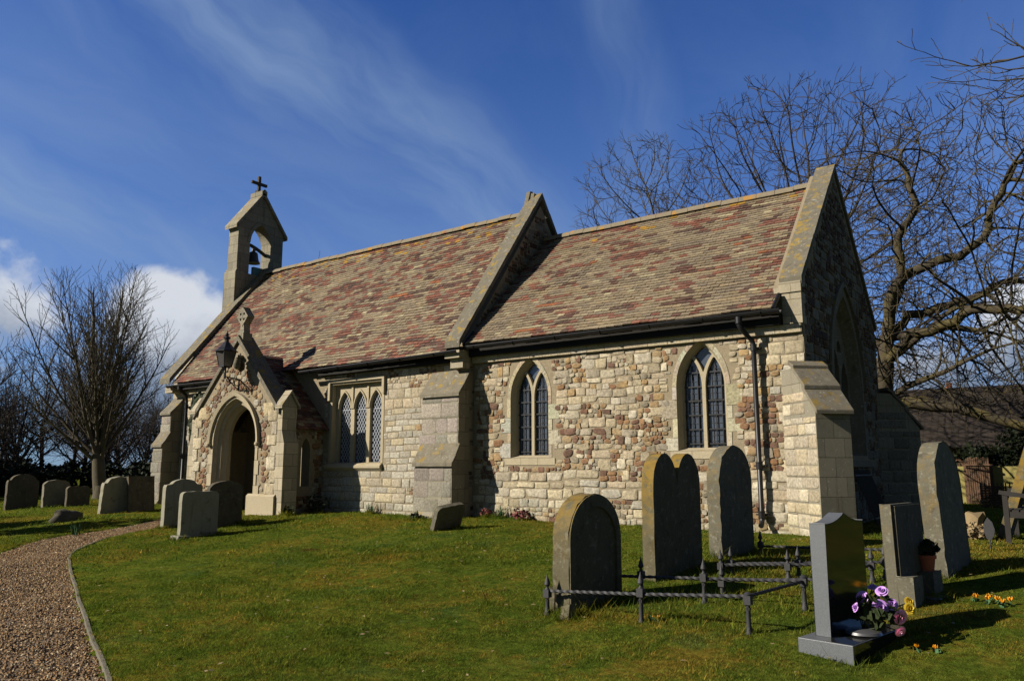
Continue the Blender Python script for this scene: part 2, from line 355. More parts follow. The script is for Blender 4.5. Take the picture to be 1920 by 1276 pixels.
def build(name, mb, material, parent=None, smooth=None, at=None, col=False):
    """one mesh object; verts are given in world space, the object sits at its thing's base"""
    me = bpy.data.meshes.new(name); org = wl(parent) if parent else Vector(at or (0, 0, 0))
    me.from_pydata([(v[0] - org.x, v[1] - org.y, v[2] - org.z) for v in mb.v], [], mb.f)
    if col:
        a = me.color_attributes.new('col', 'FLOAT_COLOR', 'POINT')
        arr = np.ones((len(mb.v), 4), 'f'); arr[:, :3] = np.array(mb.c, 'f'); a.data.foreach_set('color', arr.ravel())
    if smooth is not None:
        me.polygons.foreach_set('use_smooth', [True] * len(me.polygons))
        if smooth < 180: me.set_sharp_from_angle(angle=R(smooth))
    me.materials.append(material); me.update()
    o = bpy.data.objects.new(name, me); COL.objects.link(o)
    if parent: o.parent = parent
    else: o.location = org
    WL[o.name] = org; return o
def tag(o, label, cat, group=None, kind=None):
    if label: o['label'] = label
    if cat: o['category'] = cat
    if group: o['group'] = group
    if kind: o['kind'] = kind
    return o
def thing(name, label, cat, loc, group=None):
    o = bpy.data.objects.new(name, None); COL.objects.link(o); o.location = loc; WL[o.name] = Vector(loc)
    o.empty_display_size = .3
    return tag(o, label, cat, group)
def struct(name, mb, m, smooth=None): return tag(build(name, mb, m, None, smooth), None, None, None, 'structure')
def fast_mesh(name, V, F, material, parent=None, at=(0, 0, 0), cols=None, smooth=False):
    """numpy mesh: V (n,3), F (m,k)"""
    me = bpy.data.meshes.new(name); org = np.array(wl(parent) if parent else at, 'f')
    n, (m, k) = len(V), F.shape
    me.vertices.add(n); me.vertices.foreach_set('co', (V - org).astype('f').ravel())
    me.loops.add(m * k); me.loops.foreach_set('vertex_index', F.astype('i').ravel())
    me.polygons.add(m); me.polygons.foreach_set('loop_start', np.arange(0, m * k, k, dtype='i'))
    me.polygons.foreach_set('use_smooth', np.full(m, smooth))
    me.update(calc_edges=True)
    if cols is not None:
        a = me.color_attributes.new('col', 'FLOAT_COLOR', 'POINT'); arr = np.ones((n, 4), 'f'); arr[:, :3] = cols; a.data.foreach_set('color', arr.ravel())
    me.materials.append(material); o = bpy.data.objects.new(name, me); COL.objects.link(o)
    if parent: o.parent = parent
    else: o.location = org
    WL[o.name] = Vector(org); return o

def bev(o, w=.010, seg=2):
    m = o.modifiers.new('bevel', 'BEVEL'); m.width = w; m.segments = seg; m.limit_method = 'ANGLE'; m.angle_limit = R(40)
def arch(a, h, x0=0.0, zs=0.0, n=9, base=None):
    """outline of a pointed opening: springing half-width a, rise h; base = z of the sill (None: just the arch)"""
    c = max(0.0, (h * h - a * a) / (2 * a)); r = a + c; pts = []
    t1 = math.atan2(h, c)
    right = [(x0 - c + r * cos(t1 * i / n), zs + r * sin(t1 * i / n)) for i in range(n + 1)]
    left = [(2 * x0 - p[0], p[1]) for p in right[::-1]][1:]
    pts = right + left
    if base is not None: pts = [(x0 + a, base)] + pts + [(x0 - a, base)]
    return pts          # counter-clockwise from lower right
def inside_arch(u, v, a, h, x0, zs, base):
    if v < base: return False
    if v <= zs: return abs(u - x0) < a
    c = max(0.0, (h * h - a * a) / (2 * a)); r = a + c
    return v < zs + h and math.hypot(abs(u - x0) + c, v - zs) < r

# ------------------------------------------------------------------ stones laid in a wall
WARM = lambda L: [(a, b * .985, c * .97) for a, b, c in L]
CREAM = WARM([(.52, .45, .31), (.47, .40, .27), (.44, .385, .29), (.56, .50, .37), (.49, .41, .29), (.42, .36, .25), (.50, .45, .35)])
GREY = [(.43, .395, .315), (.39, .36, .29), (.47, .435, .35), (.42, .38, .31), (.49, .455, .37)]
COB = [(.26, .145, .08), (.21, .115, .075), (.31, .18, .09), (.34, .23, .12), (.19, .11, .075), (.28, .24, .17), (.24, .13, .065), (.37, .27, .15), (.16, .095, .065), (.33, .29, .22)]
OCHRE = [(.42, .29, .14), (.38, .25, .12)]
def stone(mb, P, a, b, e, d, col, jit=.05, k=14, rot=0.0):
    """P maps (u, v, out) to world; a, b half sizes; e squareness; d how far it stands out"""
    u0, v0 = P[1], P[2]; f = P[0]; cr, sr = cos(rot), sin(rot)
    ang = [2 * pi * (i + .5) / k for i in range(k)]
    rj = [1 + random.uniform(-jit, jit) for _ in range(k)]
    flat = e > 4.2
    if flat:
        cj = min(a, b) * min(.30, jit * 4.0); q = [(sx * a + random.uniform(-cj, cj) * .8, sy * b + random.uniform(-cj, cj) * .6) for sx, sy in ((-1, -1), (1, -1), (1, 1), (-1, 1))]
        if jit > .04 and random.random() < .35: i_ = random.randrange(4); q[i_] = (q[i_][0] * random.uniform(.72, .9), q[i_][1] * random.uniform(.66, .9))
        p_ = []
        for (ax, ay), (bx, by) in zip(q, q[1:] + q[:1]):
            for t_ in (0, .33, .67): p_.append((ax + (bx - ax) * t_ + (random.uniform(-cj, cj) * .30 if t_ else 0), ay + (by - ay) * t_ + (random.uniform(-cj, cj) * .30 if t_ else 0)))
        w = .10 if jit <= .04 else random.uniform(.12, .24); q = [c_ for a_, b_ in zip(p_, p_[1:] + p_[:1]) for c_ in ((a_[0] * (1 - w) + b_[0] * w, a_[1] * (1 - w) + b_[1] * w), (a_[0] * w + b_[0] * (1 - w), a_[1] * w + b_[1] * (1 - w)))]
        k = len(q)
    vs = []
    tx, ty = (random.uniform(-.5, .5) * d / max(a, .05), random.uniform(-.5, .5) * d / max(b, .05)) if flat else (0, 0)
    for sc_, dd in (((1.0, -.012), (.985, d * .55), (.95, d * .97), (.5, d)) if flat else ((1.0, -.012), (.97, d * .45), (.86, d * .88), (.5, d))):
        for i in range(k):
            if flat: x, y = q[i][0] * sc_, q[i][1] * sc_
            else: t = ang[i]
            if not flat: x = math.copysign(abs(cos(t)) ** (2 / e), cos(t)) * a * sc_ * rj[i]; y = math.copysign(abs(sin(t)) ** (2 / e), sin(t)) * b * sc_ * rj[i]
            vs.append(f(u0 + x * cr - y * sr, v0 + x * sr + y * cr, dd + random.uniform(-.10, .10) * d + (x * tx + y * ty if dd > 0 else 0)))
    vs.append(f(u0, v0, d * random.uniform(.9, 1.1)))
    fs = [(r * k + i, r * k + (i + 1) % k, (r + 1) * k + (i + 1) % k, (r + 1) * k + i) for r in range(3) for i in range(k)]
    fs += [(3 * k + i, 3 * k + (i + 1) % k, 4 * k) for i in range(k)]
    j = random.uniform(.86, 1.12); mb.add(vs, fs, tuple(c * j for c in col))
def frame_fn(O, U, V, N):
    O, U, V, N = map(Vector, (O, U, V, N))
    return lambda u, v, d: O + U * u + V * v + N * d
def lay_wall(mb, f, u0, u1, v0, v1, zone, ok, seed=1, wav=.02):
    """rows of stones with uneven beds; zone(u,v) gives the mix, ok(u,v,hw,hh) keeps clear of openings and edges"""
    st = random.getstate(); random.seed(seed); ph = random.uniform(0, 6)
    v = v0
    while v < v1 - .03:
        zz = zone((u0 + u1) / 2, v); H = random.uniform(*zz['H']); H = min(H, v1 - v) if v1 - v < H * 1.5 else H
        u = u0 - random.uniform(0, .1)
        while u < u1:
            z = zone(u, v + H / 2); W = random.uniform(*z['W'])
            if u1 - (u + W) < .07: W = max(.05, u1 - u)
            bed = wav * (sin(u * 2.1 + ph + v) + .6 * sin(u * 5.3 + v * 3 + ph))
            if random.random() < z['block']:
                hh = H / 2 * random.uniform(.86, 1.0)
                cx, cy = u + W / 2, v + H / 2 + bed + random.uniform(-.1, .1) * (H / 2 - hh)
                a, b = W / 2 - z['gap'] * random.uniform(.5, 1.3), hh - z['gap'] * random.uniform(.4, 1.2)
                if ok(cx, cy, a, b): stone(mb, (f, cx, cy), a, b, random.uniform(3.6, 9), z['d'] * random.uniform(.4, 1.3), random.choice(z['pal']), z.get('jit', .05), 18, random.uniform(-.015, .015))
                elif min(a, b) > .03:
                    for sx in (-1, 1):
                        for sy in (-1, 1):
                            if ok(cx + sx * a / 2, cy + sy * b / 2, a / 2, b / 2): stone(mb, (f, cx + sx * a / 2, cy + sy * b / 2), a / 2 - .004, b / 2 - .004, 6, z['d'] * .8, random.choice(z['pal']), .05, 12)
            else:
                nr = max(1, round(H / random.uniform(*z['cob'])))
                for r in range(nr):
                    uu = u
                    while uu < u + W - .02:
                        w = min(random.uniform(.7, 2.3) * H / nr, u + W - uu + .05); w = max(w, .045)
                        cx, cy = uu + w / 2, v + (r + .5) * H / nr + bed
                        a, b = w / 2 * random.uniform(.86, 1.04), H / nr / 2 * random.uniform(.80, 1.12)
                        if ok(cx, cy, a * .9, b * .9): stone(mb, (f, cx, cy), a, b, random.uniform(2.2, 5.0), z['d'] * random.uniform(.6, 1.7), random.choice(z['cpal']), .11, 13, random.uniform(-.22, .22))
                        uu += w
            u += W
        v += H
    random.setstate(st)
def clip_half(poly, nx, ny, c):
    out = []; m = len(poly)
    for i in range(m):
        (ax, ay), (bx, by) = poly[i], poly[(i + 1) % m]; da, db = ax * nx + ay * ny - c, bx * nx + by * ny - c
        if da <= 0: out.append((ax, ay))
        if da * db < 0: t = da / (da - db); out.append((ax + (bx - ax) * t, ay + (by - ay) * t))
    return out
def lay_rubble(mb, f, u0, u1, v0, v1, kinds, ok, seed=1, asp=.66, gap=.006, tries=14000):
    """random rubble: kinds(u, v, q) -> (half size, palette, how round, how proud); stones are fitted to one another"""
    st = random.getstate(); random.seed(seed); P = np.zeros((0, 3)); info = []
    L = [[], [], []]
    for ph in range(3):
        for _ in range(tries):
            u, v = random.uniform(u0, u1), random.uniform(v0, v1); r, pal, rnd_, d = kinds(u, v, random.random(), ph)
            if r is None: continue
            if ph and len(P):
                pass
            if len(P):
                dd = np.hypot((P[:, 0] - u) * asp, P[:, 1] - v)
                if (dd < (P[:, 2] + r) * .92).any(): continue
            P = np.vstack([P, (u, v, r)]); info.append((pal, rnd_, d))
    for i in range(len(P)):
        u, v, r = P[i]; dx, dy = (P[:, 0] - u) * asp, P[:, 1] - v; ds = np.hypot(dx, dy); nb = np.argsort(ds)[1:26]
        R0 = r * 1.55; poly = [(R0 * cos(t), R0 * sin(t)) for t in [2 * pi * k / 12 for k in range(12)]]
        for j in nb:
            if ds[j] > R0 * 2 + P[j, 2] * 1.6: break
            c = (ds[j] ** 2 + r * r - P[j, 2] ** 2) / (2 * ds[j]); poly = clip_half(poly, dx[j] / ds[j], dy[j] / ds[j], c)
            if len(poly) < 3: break
        if len(poly) < 3: continue
        poly = [(min(max(x / asp, u0 - u), u1 - u), min(max(y, v0 - v), v1 - v)) for x, y in poly]
        pal, rnd_, d = info[i]
        hu, hv = max(abs(p[0]) for p in poly) * .8, max(abs(p[1]) for p in poly) * .8
        if not ok(u, v, hu, hv):
            if not ok(u, v, hu * .5, hv * .5): continue
            poly = [(x * .55, y * .55) for x, y in poly]
        cx, cy = sum(p[0] for p in poly) / len(poly), sum(p[1] for p in poly) / len(poly)
        q = []
        for x, y in poly:
            l = math.hypot(x - cx, y - cy) or 1; k_ = max(.3, 1 - gap * random.uniform(.6, 2.0) / l); q.append((cx + (x - cx) * k_, cy + (y - cy) * k_))
        for it in range(2 if rnd_ > .6 else 1):          # knock the corners off
            w = .25 if rnd_ > .4 else .13; q = [p for a_, b_ in zip(q, q[1:] + q[:1]) for p in ((a_[0] * (1 - w) + b_[0] * w, a_[1] * (1 - w) + b_[1] * w), (a_[0] * w + b_[0] * (1 - w), a_[1] * w + b_[1] * (1 - w)))]
        jj = .004 if rnd_ > .6 else .006; q = [(x + random.uniform(-jj, jj), y + random.uniform(-jj, jj)) for x, y in q]
        m = len(q); prof = ((1, -.012), (.95, d * .5), (.82, d * .9), (.45, d)) if rnd_ > .6 else ((1, -.012), (.975, d * .5), (.92, d * .95), (.5, d))
        tx, ty = random.uniform(-.5, .5) * d / .06, random.uniform(-.5, .5) * d / .06; vs = []
        for k_, dd in prof:
            for x, y in q:
                X_, Y_ = cx + (x - cx) * k_, cy + (y - cy) * k_
                vs.append(f(u + X_, v + Y_, dd + (random.uniform(-.14, .14) * d + (X_ * tx + Y_ * ty if rnd_ <= .6 else 0) if dd > 0 else 0)))
        vs.append(f(u + cx, v + cy, d * random.uniform(.85, 1.15)))
        fs = [(a_ * m + k, a_ * m + (k + 1) % m, (a_ + 1) * m + (k + 1) % m, (a_ + 1) * m + k) for a_ in range(3) for k in range(m)] + [(3 * m + k, 3 * m + (k + 1) % m, 4 * m) for k in range(m)]
        j = random.uniform(.82, 1.14); mb.add(vs, fs, tuple(c * j for c in random.choice(pal)))
    random.setstate(st)
def quoin_ring(mb, f, a, h, x0, zs, base, wd, d, col, seg=9, jw=(1.0, 1.75)):
    """dressed stones round a pointed opening"""
    inn = arch(a, h, x0, zs, 24); out = arch(a + wd, h + wd * 1.35, x0, zs, 24)
    n = len(inn); k = seg; step = (n - 1) / k
    for i in range(k):
        ia, ib = int(round(i * step)), int(round((i + 1) * step)); pi_, po = inn[ia:ib + 1], out[ia:ib + 1]
        dd = d * random.uniform(.7, 1.2); c = tuple(x * random.uniform(.93, 1.06) for x in (col or random.choice(CREAM)))
        pts = pi_ + po[::-1]; cen = (sum(p[0] for p in pts) / len(pts), sum(p[1] for p in pts) / len(pts))
        sh = [(cen[0] + (p[0] - cen[0]) * .985, cen[1] + (p[1] - cen[1]) * .985) for p in pts]
        F = [f(p[0], p[1], dd) for p in sh]; B = [f(p[0], p[1], -.03) for p in sh]; m = len(F)
        q = len(pi_)
        mb.add(F + B, [(j, j + 1, m - 2 - j, m - 1 - j) for j in range(q - 1)] + [(j, j + m, (j + 1) % m + m, (j + 1) % m) for j in range(m)], c)
    for sd in (-1, 1):
        v = base; alt = 0 if sd < 0 else 1
        while v < zs - .02:
            H = min(random.uniform(.2, .34), zs - v); H = zs - v if zs - v - H < .1 else H
            w = wd * (jw[0] if alt % 2 else jw[1]) * random.uniform(.8, 1.15); alt += 1
            xa, xb = x0 + sd * a, x0 + sd * (a + w); dd = d * random.uniform(.7, 1.2); c = tuple(x * random.uniform(.9, 1.08) for x in (col or random.choice(CREAM + GREY[2:])))
            lo, hi = min(xa, xb), max(xa, xb)
            P = [(lo, v + .004), (hi, v + .004), (hi, v + H - .004), (lo, v + H - .004)]
            F = [f(*p, dd) for p in P]; B = [f(*p, -.03) for p in P]
            mb.add(F + B, [(0, 1, 2, 3)] + [(j, j + 4, (j + 1) % 4 + 4, (j + 1) % 4) for j in range(4)], c); v += H

# ================================================================== GROUND
def G(x, y):
    t = np.clip((np.asarray(y, float) + 9.5) / 9.5, 0, 1); return .57 * t * t * (3 - 2 * t)
def Gs(x, y): return float(G(x, y))
KERB = [(-1.2, -10.6), (-2.59, -9.67), (-3.7, -9.2), (-4.88, -8.73), (-6.3, -8.15), (-7.71, -7.52), (-9.0, -7.0), (-10.09, -6.51), (-10.75, -6.12), (-11.25, -5.65), (-11.62, -5.15), (-11.85, -4.6), (-12.0, -3.93), (-12.1, -3.0), (-12.2, -1.5)]
LEFT = [(-1.8, -13.2), (-4.4, -11.6), (-6.3, -10.5), (-8.0, -9.45), (-9.6, -8.5), (-11.2, -7.5), (-12.49, -6.6), (-13.05, -6.05), (-13.4, -5.55), (-13.5, -5.09), (-13.5, -4.5), (-13.55, -4.0), (-13.6, -3.5), (-13.75, -2.6), (-13.85, -1.5)]
PATHPOLY = KERB + LEFT[::-1]
def in_path(x, y, grow=0.0):
    px = np.array([p[0] for p in PATHPOLY]); py = np.array([p[1] for p in PATHPOLY]); ins = np.zeros(np.shape(x), bool); n = len(px); j = n - 1
    for i in range(n):
        with np.errstate(divide='ignore', invalid='ignore'):
            c = ((py[i] > y) != (py[j] > y)) & (x < (px[j] - px[i]) * (y - py[i]) / (py[j] - py[i]) + px[i])
        ins ^= c; j = i
    return ins
def axis(a, b, step, lo, hi):
    mid = list(np.arange(a, b + 1e-6, step)); L = []; s = step; v = a
    while v > lo: s *= 1.35; v -= s; L.append(v)
    Rr = []; s = step; v = mid[-1]
    while v < hi: s *= 1.35; v += s; Rr.append(v)
    return np.array(L[::-1] + mid + Rr)
gx = axis(-17, 4.5, .13, -900, 900); gy = axis(-12.5, 1.5, .13, -300, 1500)
XX, YY = np.meshgrid(gx, gy); ZZ = G(XX, YY)
ZZ += .018 * np.sin(XX * 1.7 + YY * .9) + .014 * np.sin(XX * .8 - YY * 2.3) + .008 * np.sin(XX * 4.1 + 1.7 * YY)
ZZ = np.where(in_path(XX, YY), ZZ - .085, ZZ)
ny, nx = XX.shape; idx = np.arange(nx * ny).reshape(ny, nx)
gf = np.stack([idx[:-1, :-1], idx[:-1, 1:], idx[1:, 1:], idx[1:, :-1]], -1).reshape(-1, 4)
tag(fast_mesh('ground', np.stack([XX, YY, ZZ], -1).reshape(-1, 3), gf, M['ground'], smooth=True), None, None, None, 'structure')
def gz(x, y):
    return G(x, y) + .018 * np.sin(x * 1.7 + y * .9) + .014 * np.sin(x * .8 - y * 2.3) + .008 * np.sin(x * 4.1 + 1.7 * y)
# the gravel path, a sheet a little below the turf
def smooth_line(P, n):
    P = np.array(P); d = np.r_[0, np.cumsum(np.hypot(*np.diff(P, axis=0).T))]; t = np.linspace(0, d[-1], n)
    return np.c_[np.interp(t, d, P[:, 0]), np.interp(t, d, P[:, 1])]
NP = 110; kl = smooth_line(KERB, NP); ll = smooth_line(LEFT, NP); W_ = 26
s = np.linspace(0, 1, W_)
PX = kl[:, None, 0] * (1 - s) + ll[:, None, 0] * s; PY = kl[:, None, 1] * (1 - s) + ll[:, None, 1] * s
PZ = gz(PX, PY) - .045 + .01 * np.sin(PX * 5) * np.sin(PY * 6)
pi_x = np.arange(NP * W_).reshape(NP, W_); pf = np.stack([pi_x[:-1, :-1], pi_x[:-1, 1:], pi_x[1:, 1:], pi_x[1:, :-1]], -1).reshape(-1, 4)
tag(fast_mesh('gravel_path', np.stack([PX, PY, PZ], -1).reshape(-1, 3), pf, M['path'], smooth=True), None, None, None, 'structure')
mb = MB(); kk = smooth_line(KERB[:11], 60)
for i in range(59):
    a, b = Vector((*kk[i], 0)), Vector((*kk[i + 1], 0)); d = (b - a).normalized(); n_ = Vector((-d.y, d.x, 0)) * .016
    za, zb = float(gz(a.x, a.y)), float(gz(b.x, b.y)); top = .006
    mb.add([a - n_ + Vector((0, 0, za - .1)), a + n_ + Vector((0, 0, za - .1)), b + n_ + Vector((0, 0, zb - .1)), b - n_ + Vector((0, 0, zb - .1)),
            a - n_ + Vector((0, 0, za + top)), a + n_ + Vector((0, 0, za + top)), b + n_ + Vector((0, 0, zb + top)), b - n_ + Vector((0, 0, zb + top))],
           [(4, 5, 6, 7), (0, 1, 5, 4), (2, 3, 7, 6), (1, 2, 6, 5), (3, 0, 4, 7)])
struct('path_kerb', mb, M['kerb'])
# loose stones on the path
NPB = 42000
tt = rng.random(NPB) ** 1.0; ti = np.clip((tt * (NP - 2)).astype(int), 0, NP - 2); fr = tt * (NP - 2) - ti; ss = rng.random(NPB) * .985 + .01
kx = kl[ti] * (1 - fr[:, None]) + kl[ti + 1] * fr[:, None]; lx = ll[ti] * (1 - fr[:, None]) + ll[ti + 1] * fr[:, None]
pc = kx * (1 - ss[:, None]) + lx * ss[:, None]
oct_ = np.array([(1, 0, 0), (0, 1, 0), (-1, 0, 0), (0, -1, 0), (0, 0, 1), (0, 0, -1)], 'f'); of = np.array([(0, 1, 4), (1, 2, 4), (2, 3, 4), (3, 0, 4), (1, 0, 5), (2, 1, 5), (3, 2, 5), (0, 3, 5)])
sz = rng.uniform(.008, .019, (NPB, 1, 1)) * rng.uniform(.6, 1.4, (NPB, 1, 3)); an = rng.uniform(0, 6.28, NPB); ca, sa = np.cos(an), np.sin(an)
vv = oct_[None] * sz * (1 + rng.uniform(-.3, .3, (NPB, 6, 3))); vv[:, :, 2] *= .7
tl = rng.uniform(-.5, .5, (NPB, 1)); z_ = vv[:, :, 2] + vv[:, :, 0] * tl
x_ = vv[:, :, 0] * ca[:, None] - vv[:, :, 1] * sa[:, None]; y_ = vv[:, :, 0] * sa[:, None] + vv[:, :, 1] * ca[:, None]
zb = gz(pc[:, 0], pc[:, 1]) - .036
V = np.stack([x_ + pc[:, :1], y_ + pc[:, 1:], z_ + zb[:, None]], -1).reshape(-1, 3); F = (of[None] + np.arange(NPB)[:, None, None] * 6).reshape(-1, 3)
palp = np.array([(.27, .18, .095), (.21, .135, .07), (.33, .24, .14), (.44, .37, .26), (.15, .10, .06), (.24, .20, .15), (.31, .19, .09), (.54, .48, .37)])
cp = palp[rng.choice(len(palp), NPB, p=[.22, .2, .17, .08, .14, .08, .08, .03])] * rng.uniform(.85, 1.4, (NPB, 1)) * np.array([1.06, .96, .80])
tag(fast_mesh('gravel', V, F, M['pebble'], cols=np.repeat(cp, 6, 0)), None, None, None, 'stuff')

# ================================================================== THE CHURCH
church = thing('stone_church', 'small old stone church with mottled red and buff tiled roofs, bell turret and south porch', 'church', (-9, 2.6, .5))
X, Y, Z = (1, 0, 0), (0, 1, 0), (0, 0, 1); NY = (0, -1, 0)
NC, YN, XE, XW = 2.6, -.17, -6.87, -18.05
def stone_faces(name, parent, fn): mb = MB(); fn(mb); return build(name, mb, M['stone'], parent, smooth=60, col=True)

# ---- chancel south wall
WINS = [(-5.43, .46, .80, 2.98, 1.78), (-1.79, .455, .80, 3.0, 1.88)]
mb = MB(); mb.plate([(-6.87, .2), (0, .2), (0, 4.25), (-6.87, 4.25)], [arch(a, h, x0, zs, 9, b)[::-1] for x0, a, h, zs, b in WINS], (0, 0, 0), X, Z, NY, .45)
chancel_wall = build('chancel_wall', mb, M['mortar'], church)
fS = frame_fn((0, 0, 0), X, Z, NY)
ROUGH = dict(H=(.10, .23), W=(.12, .40), block=.45, gap=.006, d=.014, pal=CREAM, cpal=COB, cob=(.075, .125), jit=.06)
def zone_ch(u, v):
    z = dict(ROUGH)
    if u > -.62: z.update(block=.90, W=(.18, .42), d=.010, jit=.03, pal=CREAM + GREY[3:]); return z
    if v < .85: z.update(block=.28, H=(.10, .17), W=(.12, .3), cpal=COB + GREY + CREAM + CREAM, cob=(.07, .11), d=.012)
    elif v < 1.62: z.update(block=.84, H=(.13, .25), W=(.14, .52), pal=CREAM + GREY[:2])
    elif v < 2.75:
        brown = .5 + .5 * sin(u * 1.3 + 2.2) * sin(v * 3.1 + u * .5)
        z.update(block=.08 + .42 * (1 - brown), H=(.10, .21), cpal=COB + COB + COB[5:] + CREAM)
    else: z.update(block=.60, H=(.10, .22), W=(.12, .36), cpal=COB + CREAM + CREAM + OCHRE, pal=CREAM + OCHRE[:1] + CREAM)
    return z
def ok_ch(u, v, a, b):
    if u - a < -6.86 or u + a > .012 or v + b > 3.76 or v - b < .3: return False
    for x0, aa, h, zs, bs in WINS:
        for du in (-a, 0, a):
            for dv in (-b, 0, b):
                if inside_arch(u + du, v + dv, aa + .125, h + .17, x0, zs, bs - .15): return False
    return True
def f_(mb):
    lay_wall(mb, fS, -6.86, .0, .42, 3.76, zone_ch, ok_ch, 11, .028)
    u = -6.85
    while u < 0:                         # the moulded eaves course
        w = min(random.uniform(.25, .5), -u); c = random.choice(CREAM); d0 = .075
        mb.add([fS(u + .004, 3.77, d0), fS(u + w - .004, 3.77, d0), fS(u + w - .004, 3.90, d0 + .02), fS(u + .004, 3.90, d0 + .02), fS(u + .004, 3.90, -.02), fS(u + w - .004, 3.90, -.02), fS(u + .004, 3.77, -.02), fS(u + w - .004, 3.77, -.02)],
               [(0, 1, 2, 3), (3, 2, 5, 4), (6, 7, 1, 0)], c); u += w
        if w < .05: break
stone_faces('wall_stone', chancel_wall, f_)
def lancet_window(i, x0, a, h, zs, b):
    rec = .13; a2, h2 = a - .055, h - .07
    sur = MB(); quoin_ring(sur, fS, a, h, x0, zs, b, .075, .010, None, 9, jw=(1.1, 3.4))
    mb = MB()
    outl, inl = arch(a, h, x0, zs, 12, b), arch(a2, h2, x0, zs, 12, b + .04)
    mb.strip([fS(*p, .006) for p in outl], [fS(*p, -rec) for p in inl], closed=True)
    for k in range(3):                    # sill stones
        w = (2 * a + .3) / 3; u = x0 - a - .15 + k * w
        mb.add([fS(u + .003, b - .14, .014), fS(u + w - .003, b - .14, .014), fS(u + w - .003, b - .005, .014), fS(u + .003, b - .005, .014), fS(u + .003, b, -.1), fS(u + w - .003, b, -.1)], [(0, 1, 2, 3), (3, 2, 5, 4)])
    lw = (a2 - .035) / 2; holes = []; cs = [x0 - .035 - lw, x0 + .035 + lw]
    cA = (h2 * h2 - a2 * a2) / (2 * a2); rA = a2 + cA                     # Y tracery: the mullion forks along the curve of the arch
    xo = lambda dz: (sqrt(max(0, rA * rA - dz * dz)) - cA if dz > 0 else a2) - .022
    xi = lambda dz: .032 + ((rA - sqrt(rA * rA - dz * dz)) if dz > 0 else 0)
    dzs = [q for q in np.linspace(0, .62, 32) if xo(q) - xi(q) > .006]
    for sg in (1, -1):
        P = [(x0 + sg * xi(0), b + .05), (x0 + sg * xo(0), b + .05)] + [(x0 + sg * xo(q), zs + q) for q in dzs] + [(x0 + sg * xi(q), zs + q) for q in dzs[::-1]]
        holes.append(P if sg < 0 else P[::1])
    de = [q for q in np.linspace(.24, .72, 25) if min(xi(q) - .062, xo(q)) > .004]
    holes.append([(x0 + min(xi(q) - .062, xo(q)), zs + q) for q in de] + [(x0 - min(xi(q) - .062, xo(q)), zs + q) for q in de[::-1]])
    mb.plate(inl, holes, tuple(fS(0, 0, -rec)), X, Z, NY, .10)
    w = build('window', mb, M['frame'], church, smooth=30)
    build('surround_stone', sur, M['stone'], w, smooth=40, col=True)
    g = MB(); g.plate(arch(a2 + .02, h2, x0, zs, 9, b), [], tuple(fS(0, 0, -rec - .075)), X, Z, NY, .02); build('pane', g, M['glass'], w)
    br = MB(); ld = MB()
    for c in cs:
        zt = zs + .40
        for k in range(6):
            zz = b + .12 + k * .25
            if zz < zt: br.box((c - lw, rec + .035, zz - .011), (c + lw, rec + .057, zz + .011))
        for dx in (-lw * .12, lw * .5): br.box((c + dx - .007, rec + .038, b + .04), (c + dx + .007, rec + .052, zt - abs(dx) * .5))
        k = 0
        for dx in np.arange(-lw, lw, lw * 2 / 4): ld.box((c + dx - .004, rec + .062, b), (c + dx + .004, rec + .073, zt - .1))
        for zz in np.arange(b + .06, zt, .105): ld.box((c - lw, rec + .064, zz - .004), (c + lw, rec + .073, zz + .004))
    build('saddle_bars', br, M['black_iron'], w); build('glazing_leads', ld, M['rail_iron'], w)
for i, wn in enumerate(WINS): lancet_window(i, *wn)

# ---- nave south wall
fN = frame_fn((0, YN, 0), X, Z, NY)
NW = (-11.10, -9.42, 1.69, 3.56)
mb = MB(); mb.plate([(XW, .2), (XE, .2), (XE, 4.1), (XW, 4.1)], [[(NW[0], NW[2]), (NW[0], NW[3]), (NW[1], NW[3]), (NW[1], NW[2])]], (0, YN, 0), X, Z, NY, .45)
nave_wall = build('nave_wall', mb, M['mortar'], church)
def zone_nv(u, v):
    z = dict(H=(.12, .165), W=(.17, .42), block=.97, gap=.0045, d=.008, jit=.02, pal=CREAM[:3] + GREY + GREY, cpal=COB + CREAM, cob=(.07, .1))
    if v > 3.3: z.update(H=(.13, .2), pal=CREAM + OCHRE[:1], block=.85)
    elif v > 2.85: z.update(H=(.15, .24), W=(.18, .3), pal=CREAM)
    elif v < 1.45: z.update(pal=GREY + CREAM[:3], H=(.13, .22), W=(.2, .55), d=.010)
    return z
def ok_nv(u, v, a, b):
    if u + a > XE + .004 or v + b > 4.0 or v - b < .3: return False
    if u - a < NW[1] + .09 and u + a > NW[0] - .09 and v + b > NW[2] - .13 and v - b < NW[3] + .14: return False
    return u - a > -11.45 or u + a < -14.5
def f_(mb):
    lay_wall(mb, fN, -11.45, XE, .45, 3.98, zone_nv, ok_nv, 5, .012)
stone_faces('wall_stone', nave_wall, f_); stone_faces('wall_stone', nave_wall, lambda mb: lay_wall(mb, fN, -17.6, -14.5, .45, 3.9, zone_nv, ok_nv, 6, .012))
mb = MB(); rec = .13
for (u0, u1, v0, v1) in ((NW[0] - .075, NW[0] + .004, NW[2], NW[3] - .003), (NW[1] - .004, NW[1] + .075, NW[2], NW[3] - .003)):
    mb.box((u0, YN - .010, v0), (u1, YN + .2, v1))
mb.box((NW[0] - .11, YN - .07, NW[3] + .045), (NW[1] + .11, YN + .05, NW[3] + .115))       # label mould and its drops
mb.box((NW[0] - .075, YN - .012, NW[3] - .003), (NW[1] + .075, YN + .2, NW[3] + .043))
for u in (NW[0] - .11, NW[1] + .04): mb.box((u, YN - .068, NW[3] - .38 if u < -10 else NW[3] - .30), (u + .07, YN + .03, NW[3] + .045))
